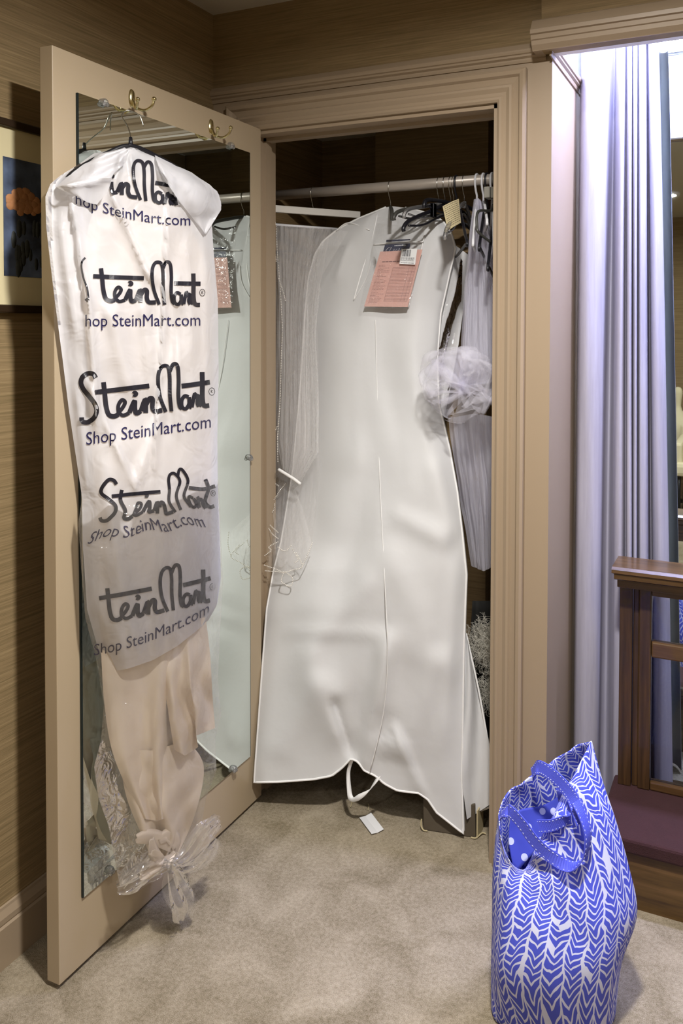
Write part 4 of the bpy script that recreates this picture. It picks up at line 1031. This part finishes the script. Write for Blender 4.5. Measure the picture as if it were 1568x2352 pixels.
pR = [(318, 342), (360, 356), (392, 378), (440, 398), (482, 424), (502, 446), (509, 470), (504, 488), (486, 500), (489, 560), (500, 690), (502, 850), (499, 1000), (500, 1120), (504, 1200), (507, 1330), (498, 1390), (478, 1425)]
pB = [(250, 1545), (300, 1534), (352, 1516), (410, 1482), (450, 1450), (478, 1425)]
LP, RP, TP, BP = Poly(pL), Poly(pR), Poly(pT), Poly(pB)
g = coons(LP, RP, TP, BP, 60, 130)
def edgex(P, y):
    b = None
    for a, c in zip(P, P[1:]):
        if min(a[1], c[1]) <= y <= max(a[1], c[1]) and a[1] != c[1]:
            return a[0]+(c[0]-a[0])*(y-a[1])/(c[1]-a[1])
    return P[-1][0]
def pd_at(x, y):
    l, r = edgex(pL, y), edgex(pR, y); s = (x-l)/max(1, r-l); return pbd(x, y, s)
front = [[bp_(x, y, pbd(x, y, s if s < .07 or s > .93 else (x-edgex(pL, y))/max(1, edgex(pR, y)-edgex(pL, y)))) for x, y, s, t in r] for r in g]
back = [[bp_(x, y, -.030*math.sin(math.pi*s)*math.sin(math.pi*min(1, t+.1))) for x, y, s, t in r] for r in g]
for r in back: 
    for k, p in enumerate(r):
        if p.x < TD+.010: r[k] = Vector((TD+.010, p.y, p.z))
pbag = thing('printed_garment_bag', tuple(onplane(340, 1540, BO, BN)), 'white plastic garment bag printed with dark script, hanging on the mirrored door', 'garment bag')
MB().grid(front).build('front_film', M['poly'], pbag, smooth=True)
MB().grid(back).build('back_film', M['poly'], pbag, smooth=True)
# flap of film standing up on either shoulder
def patch(L, R, T, B, dfun, nx, ny, name, mat, parent, **k):
    g_ = coons(Poly(L), Poly(R), Poly(T), Poly(B), nx, ny)
    return MB().grid([[bp_(x, y, dfun(x, y, s, t)) for x, y, s, t in r] for r in g_]).build(name, mat, parent, smooth=True, **k)
patch([(286, 338), (250, 352), (190, 378), (128, 430)], [(296, 348), (290, 372), (262, 398), (252, 415)], [(286, 338), (296, 348)], [(128, 430), (190, 425), (252, 415)], lambda x, y, s, t: pd_at(x, y)+.012+.016*s+.006*math.sin(9*s+5*t), 16, 20, 'shoulder_flap', M['poly'], pbag)
patch([(128, 430), (150, 440), (180, 452)], [(258, 408), (248, 440), (222, 470)], [(128, 430), (200, 412), (258, 408)], [(180, 452), (200, 465), (222, 470)], lambda x, y, s, t: pd_at(x, y)+.030-.012*t+.004*math.sin(8*s), 12, 8, 'shoulder_flap', M['poly'], pbag)
patch([(355, 356), (370, 400), (410, 460), (470, 536)], [(440, 396), (500, 440), (509, 480), (474, 536)], [(355, 356), (400, 378), (440, 396)], [(470, 536), (472, 537), (474, 536)], lambda x, y, s, t: pd_at(x, y)+.012+.022*math.sin(math.pi*s)*math.sin(math.pi*min(1, t+.2))+.005*math.sin(8*s+7*t), 18, 20, 'shoulder_flap', M['poly'], pbag)

# ---- print: the logo drawn as strokes in its own little coordinate frame (10 wide)
LOGO = {
 'S': [[(1.35, 3.35), (1.15, 3.68), (.75, 3.78), (.32, 3.55), (.2, 3.05), (.42, 2.5), (.85, 1.9), (1.25, 1.3), (1.42, .7), (1.2, .15), (.7, -.15), (.3, -.02), (.25, .3)]],
 't': [[(1.95, 2.95), (2.05, 2.0), (2.15, 1.0), (2.35, .3), (2.75, .1), (3.1, .22)], [(1.3, 2.2), (3.4, 2.22), (5.5, 2.25)]],
 'e': [[(3.05, .3), (3.45, .75), (3.62, 1.15), (3.38, 1.35), (3.12, 1.0), (3.12, .45), (3.45, .1), (3.95, .25)]],
 'i': [[(3.95, .25), (4.35, 1.15), (4.38, .55), (4.5, .15), (4.85, .3)], [(4.3, 1.72), (4.38, 1.80), (4.46, 1.72), (4.38, 1.66), (4.3, 1.72)]],
 'n': [[(4.85, .3), (5.2, 1.2), (5.22, .1)], [(5.22, .7), (5.5, 1.2), (5.75, 1.15), (5.75, .5), (5.95, .15), (6.5, .18)]],
 'M': [[(6.78, .0), (6.35, 1.2), (6.18, 2.4), (6.25, 3.3), (6.55, 3.72), (6.95, 3.6), (7.08, 2.8), (7.10, 1.4), (7.22, .0)], [(7.08, 3.2), (7.35, 3.78), (7.68, 3.62), (7.78, 2.6), (7.76, 1.2), (7.86, .35), (8.05, .12)]],
 'a': [[(8.55, 1.0), (8.25, 1.12), (8.02, .8), (8.05, .25), (8.35, .1), (8.6, .5), (8.6, 1.0), (8.62, .3), (8.8, .15)]],
 'r': [[(8.8, .15), (9.02, 1.2), (9.12, .9), (9.32, 1.05), (9.22, .5), (9.35, .15)]],
 'T': [[(9.35, .15), (9.62, 1.0)], [(9.60, 2.9), (9.62, 2.0), (9.62, .8), (9.75, .2), (10.15, .15)], [(8.0, 1.95), (9.2, 1.98), (10.2, 2.02)]],
}
def pr_front(x, y, off=.0022): return bp_(x, y, pd_at(x, y)+off)
def stroke(mb, pts, w):
    """flat brush line, pts in photo-plane pixels, laid on the film"""
    P = catmull([(x, y, 0) for x, y in pts], 6); n = len(P); rows = []
    for i, p in enumerate(P):
        t_ = P[min(n-1, i+1)]-P[max(0, i-1)]
        if t_.length < 1e-6: t_ = Vector((1, 0, 0))
        t_.normalize(); nn = Vector((-t_.y, t_.x, 0))*w/2
        rows.append([pr_front(p.x+nn.x, p.y+nn.y), pr_front(p.x-nn.x, p.y-nn.y)])
    mb.grid(rows)
def logo(name, fmap, w, skip=(), clipx=(0, 999)):
    mb = MB()
    for k, sts in LOGO.items():
        if k in skip: continue
        for st in sts:
            pts = [fmap(a, b) for a, b in st]
            pts = [p for p in pts if clipx[0] <= p[0] <= clipx[1]]
            if len(pts) > 1: stroke(mb, pts, w*(.8 if k in 'earM' else 1))
    # registered mark
    c_ = fmap(10.35, 1.25); r_ = w*.62
    if 'R' not in skip:
        stroke(mb, [(c_[0]+r_*math.cos(a*.785), c_[1]+r_*1.25*math.sin(a*.785)) for a in range(9)], 1.2)
        stroke(mb, [(c_[0]-1.5, c_[1]+3), (c_[0]-1.5, c_[1]-3), (c_[0]+1.5, c_[1]-2), (c_[0]-1, c_[1]), (c_[0]+2, c_[1]+3)], 1)
    return mb.build(name, M['ink'], pbag, solid=0, fixn=False)
def textmesh(body, name, fmap, mat, parent=None, surf=None, squeeze=None):
    cu_ = bpy.data.curves.new('lettering', 'FONT'); cu_.body = body; cu_.size = 1; cu_.resolution_u = 3
    ob = bpy.data.objects.new('lettering', cu_); COL.objects.link(ob)
    dg = bpy.context.evaluated_depsgraph_get(); dg.update()
    me = bpy.data.meshes.new_from_object(ob.evaluated_get(dg)); bpy.data.objects.remove(ob)
    xs = [v.co.x for v in me.vertices]; x0, x1 = min(xs), max(xs); mb = MB()
    mb.v = [surf(*fmap((v.co.x-x0)/(x1-x0), v.co.y)) for v in me.vertices]
    mb.f = [tuple(p.vertices) for p in me.polygons]
    return mb.build(name, mat, parent, fixn=False)
def lmap(x0, x1, yb0, yb1, sy, lean=0, warp=None):
    def f(a, b):
        q = a/10; x = lerp(x0, x1, q); y = lerp(yb0, yb1, q)-b*sy
        if warp: x, y = warp(x, y, a, b)
        return (x+lean*b, y)
    return f
def tmap(x0, x1, y0, y1, sy, curve=0, warp=None):
    def f(q, b):
        x = lerp(x0, x1, q); y = lerp(y0, y1, q)-b*sy+curve*4*q*(1-q)
        if warp: x, y = warp(x, y, q, b)
        return (x, y)
    return f
# row 1 (on the shoulders, partly under the folds)
logo('logo_print', lmap(135, 412, 420, 478, 24), 9.5, skip=('S', 't', 'e', 'R'), clipx=(245, 410))
textmesh('hop SteinMart.com', 'web_print', tmap(174, 437, 468, 518, 36, 12), M['navyink'], pbag, pr_front)
mb = MB(); stroke(mb, [(420, 411), (434, 412), (442, 424), (434, 438), (424, 444)], 9); mb.build('logo_print', M['ink'], pbag, fixn=False)
mb = MB(); stroke(mb, [(172, 388), (186, 378)], 8); mb.build('logo_print', M['ink'], pbag, fixn=False)
# row 2
logo('logo_print', lmap(178, 455, 690, 704, 26), 10, skip=('S',))
mb = MB(); stroke(mb, [(196, 592), (189, 600), (187, 614), (192, 640), (200, 662), (203, 684)], 4.5); stroke(mb, [(197, 686), (203, 692)], 8); mb.build('logo_print', M['ink'], pbag, fixn=False)
textmesh('hop SteinMart.com', 'web_print', tmap(196, 460, 750, 748, 40), M['navyink'], pbag, pr_front)
# row 3
logo('logo_print', lmap(180, 476, 968, 936, 28.5), 11)
textmesh('Shop SteinMart.com', 'web_print', tmap(198, 484, 1022, 982, 42), M['navyink'], pbag, pr_front)
# row 4, creased where the dress bunches
wz = lambda x, y, a, b: (x+5*math.sin(y*.12), y+5*math.sin(x*.07))
logo('logo_print', lmap(228, 484, 1200, 1164, 24, warp=wz), 8.5)
textmesh('Shop SteinMart.com', 'web_print', tmap(206, 472, 1246, 1206, 40, -4, wz), M['navyink'], pbag, pr_front)
# row 5
logo('logo_print', lmap(190, 478, 1440, 1392, 27, warp=lambda x, y, a, b: (x, y-8*max(0, (a-5)/5))), 10, skip=('S',))
textmesh('Shop SteinMart.com', 'web_print', tmap(216, 480, 1506, 1408, 38, 14), M['navyink'], pbag, pr_front)

# ---- dress
dress = thing('cream_dress', tuple(onplane(400, 1990, BO, BN)), 'cream satin dress inside the plastic bag on the door, its skirt gathered at the hem', 'dress')
def drd(x, y, s, t): return .010+.016*math.sin(math.pi*s)+.014*math.sin(13*s+2.5*nz(s*3, t*3, 1))*sstep(.15, .6, t)+.008*nz(s*5, t*4, 6)
def dpatch(L, R, T, B, off, name, amp=1, nx=44, ny=70):
    g_ = coons(Poly(L, True), Poly(R, True), Poly(T), Poly(B), nx, ny)
    return MB().grid([[bp_(x, y, drd(x, y, s, t)*amp+off-.014*(1-sstep(1440, 1580, y))) for x, y, s, t in r] for r in g_]).build(name, M['dress'], dress, smooth=True)
dpatch([(240, 400), (190, 600), (205, 900), (215, 1200), (232, 1500), (240, 1620), (262, 1740), (325, 1880)], [(360, 400), (470, 600), (480, 900), (485, 1200), (478, 1400), (425, 1560), (412, 1700), (400, 1870)], [(240, 400), (300, 392), (360, 400)], [(325, 1880), (362, 1886), (400, 1870)], -.004, 'bodice_and_skirt')
dpatch([(388, 1440), (376, 1530), (384, 1620), (400, 1722)], [(470, 1400), (482, 1500), (488, 1600), (494, 1672)], [(388, 1440), (430, 1425), (470, 1400)], [(400, 1722), (425, 1736), (455, 1716), (450, 1690), (494, 1672)], .012, 'skirt_panel', nx=36, ny=40)
dpatch([(270, 1720), (290, 1830), (322, 1910), (345, 1965)], [(430, 1700), (468, 1760), (448, 1870), (404, 1972)], [(270, 1720), (350, 1724), (430, 1700)], [(345, 1965), (372, 1980), (404, 1972)], -.008, 'lower_skirt', nx=30, ny=34)
# the knotted cream end
mb = MB()
for k, pts in enumerate(([(310, 1925), (340, 1920), (372, 1930), (398, 1950)], [(345, 1925), (352, 1962), (372, 1985), (396, 1975)], [(318, 2010), (340, 1998), (360, 1975), (345, 1955)], [(362, 1930), (385, 1915), (402, 1935), (398, 1965)], [(330, 2008), (362, 1990), (390, 1975), (402, 1955)])):
    P = catmull([bp_(x, y, .02+.012*(k % 3)) for x, y in pts], 6); n = len(P)
    rows = []
    for i, p in enumerate(P):
        t_ = (P[min(n-1, i+1)]-P[max(0, i-1)]).normalized(); wv = t_.cross(BN3).normalized()*(.016*math.sin(math.pi*(.15+.75*i/n)))
        rows.append([p-wv, p-wv*.4+BN3*.007, p+wv*.3+BN3*.003, p+wv+BN3*.008])
    mb.grid(rows)
mb.build('gathered_hem', M['dress'], dress, smooth=True, solid=.0012)

# ---- clear outer bag, knotted at the bottom
cl = thing('clear_dust_bag', tuple(onplane(400, 2090, BO, BN)), 'clear crinkled plastic bag over the dress skirt, knotted at its bottom end', 'plastic bag')
def cld(x, y, s, t):
    e = math.sin(math.pi*s)**.5 if 0 < s < 1 else 0
    return .012+.075*e*(1-.75*sstep(.75, 1, t))+.014*e*nz(s*5, t*8, 3)+.004*e*nz(s*14, t*18, 7)
L = [(188, 1146), (180, 1200), (186, 1300), (196, 1420), (222, 1520), (238, 1620), (232, 1700), (216, 1760), (225, 1830), (250, 1900), (262, 1970), (276, 2038), (330, 2016), (385, 1992)]
R = [(503, 1150), (506, 1210), (512, 1330), (504, 1480), (500, 1560), (508, 1640), (494, 1700), (497, 1770), (474, 1830), (462, 1900), (430, 1950), (408, 1988)]
T = [(188, 1146), (260, 1150), (350, 1135), (430, 1112), (503, 1100)]
R[0] = (503, 1100)
B = [(385, 1992), (397, 1994), (408, 1988)]
g_ = coons(Poly(L), Poly(R), Poly(T), Poly(B), 56, 110)
MB().grid([[bp_(x, y, cld(x, y, s, t)) for x, y, s, t in r] for r in g_]).build('front_film', M['film'], cl, smooth=True)
MB().grid([[bp_(x, y, -.016*math.sin(math.pi*s)) for x, y, s, t in r] for r in g_]).build('back_film', M['film'], cl, smooth=True)
rk = random.Random(4)
def fan(pts, wid, name, seed, nn=4):
    for q in range(nn):
        P = catmull([bp_(x+rk.uniform(-7, 7)*(i > 0), y+rk.uniform(-6, 6)*(i > 0), .035+.01*q+d) for i, (x, y, d) in enumerate(pts)], 7); n = len(P); rows = []
        for i, p in enumerate(P):
            t_ = (P[min(n-1, i+1)]-P[max(0, i-1)]).normalized(); wv = t_.cross(BN3).normalized(); h = wid*math.sin(math.pi*(.08+.80*i/n))
            rows.append([p+wv*h*(k/9*2-1)+BN3*.005*math.sin(k*1.6+q+i*.3) for k in range(10)])
        MB().grid(rows).build(name, M['film'], cl, smooth=True)
fan([(396, 1985, 0), (430, 1960, .0), (468, 1920, .01), (500, 1882, .01)], .030, 'knot_tail', 1)
fan([(398, 1990, 0), (440, 1985, .0), (478, 1960, .01), (490, 1930, .01)], .026, 'knot_tail', 2, 3)
fan([(396, 1985, 0), (402, 2030, .0), (420, 2075, .005), (414, 2112, .0)], .030, 'knot_tail', 3)
fan([(390, 1988, 0), (350, 2000, .0), (310, 2020, .005), (275, 2040, .0)], .030, 'knot_tail', 4, 3)
mb = MB(); kc = bp_(396, 1985, .05)
mb.tube(catmull([kc+Vector((0, -.012, .010)), kc+Vector((.008, 0, .014)), kc+Vector((.002, .014, .004)), kc+Vector((-.004, .006, -.012)), kc+Vector((.004, -.012, -.008))], 6, closed=True), .0055, 8, closed=True)
mb.build('knot', M['film'], cl, smooth=True)

# ---- hanger inside the bag
A = bp_(300, 336, .02); hk = onu(296, 254, TD+.040)
dh = thing('dress_hanger', tuple(A), 'black plastic hanger with a thin steel hook on the left brass door hook', 'hanger')
hp = [Vector((TD+.055, hk.y+.030, hk.z-.030)), Vector((TD+.048, hk.y+.024, hk.z-.006)), Vector((TD+.030, hk.y+.010, hk.z+.004)), Vector((TD+.024, hk.y-.006, hk.z-.010)), Vector((TD+.040, hk.y-.006, hk.z-.035)), A.lerp(hk, .35)+Vector((.0, .0, 0)), A+Vector((0, 0, .012)), A]
MB().tube(catmull(hp, 6), .0014, 8).build('hook', M['wire'], dh, smooth=True)
E1, E2 = bp_(140, 430, .012), bp_(486, 452, .012)
MB().tube(catmull([E1, E1.lerp(A, .2)+Vector((0, 0, .016)), E1.lerp(A, .65)+Vector((0, 0, .014)), A, E2.lerp(A, .65)+Vector((0, 0, .014)), E2.lerp(A, .2)+Vector((0, 0, .016)), E2], 6), .006, 10).build('shoulders', M['black_plastic'], dh, smooth=True)
mb = MB(); a0 = bp_(278, 344, .02); a1 = bp_(308, 344, .02)
mb.tube([a0, A+Vector((0, 0, .004)), a1], .0055, 10); mb.tube([A+Vector((0, 0, -.004)), A+Vector((0, 0, .020))], [.006, .0035], 10)
mb.build('collar', M['black_plastic'], dh, smooth=True)
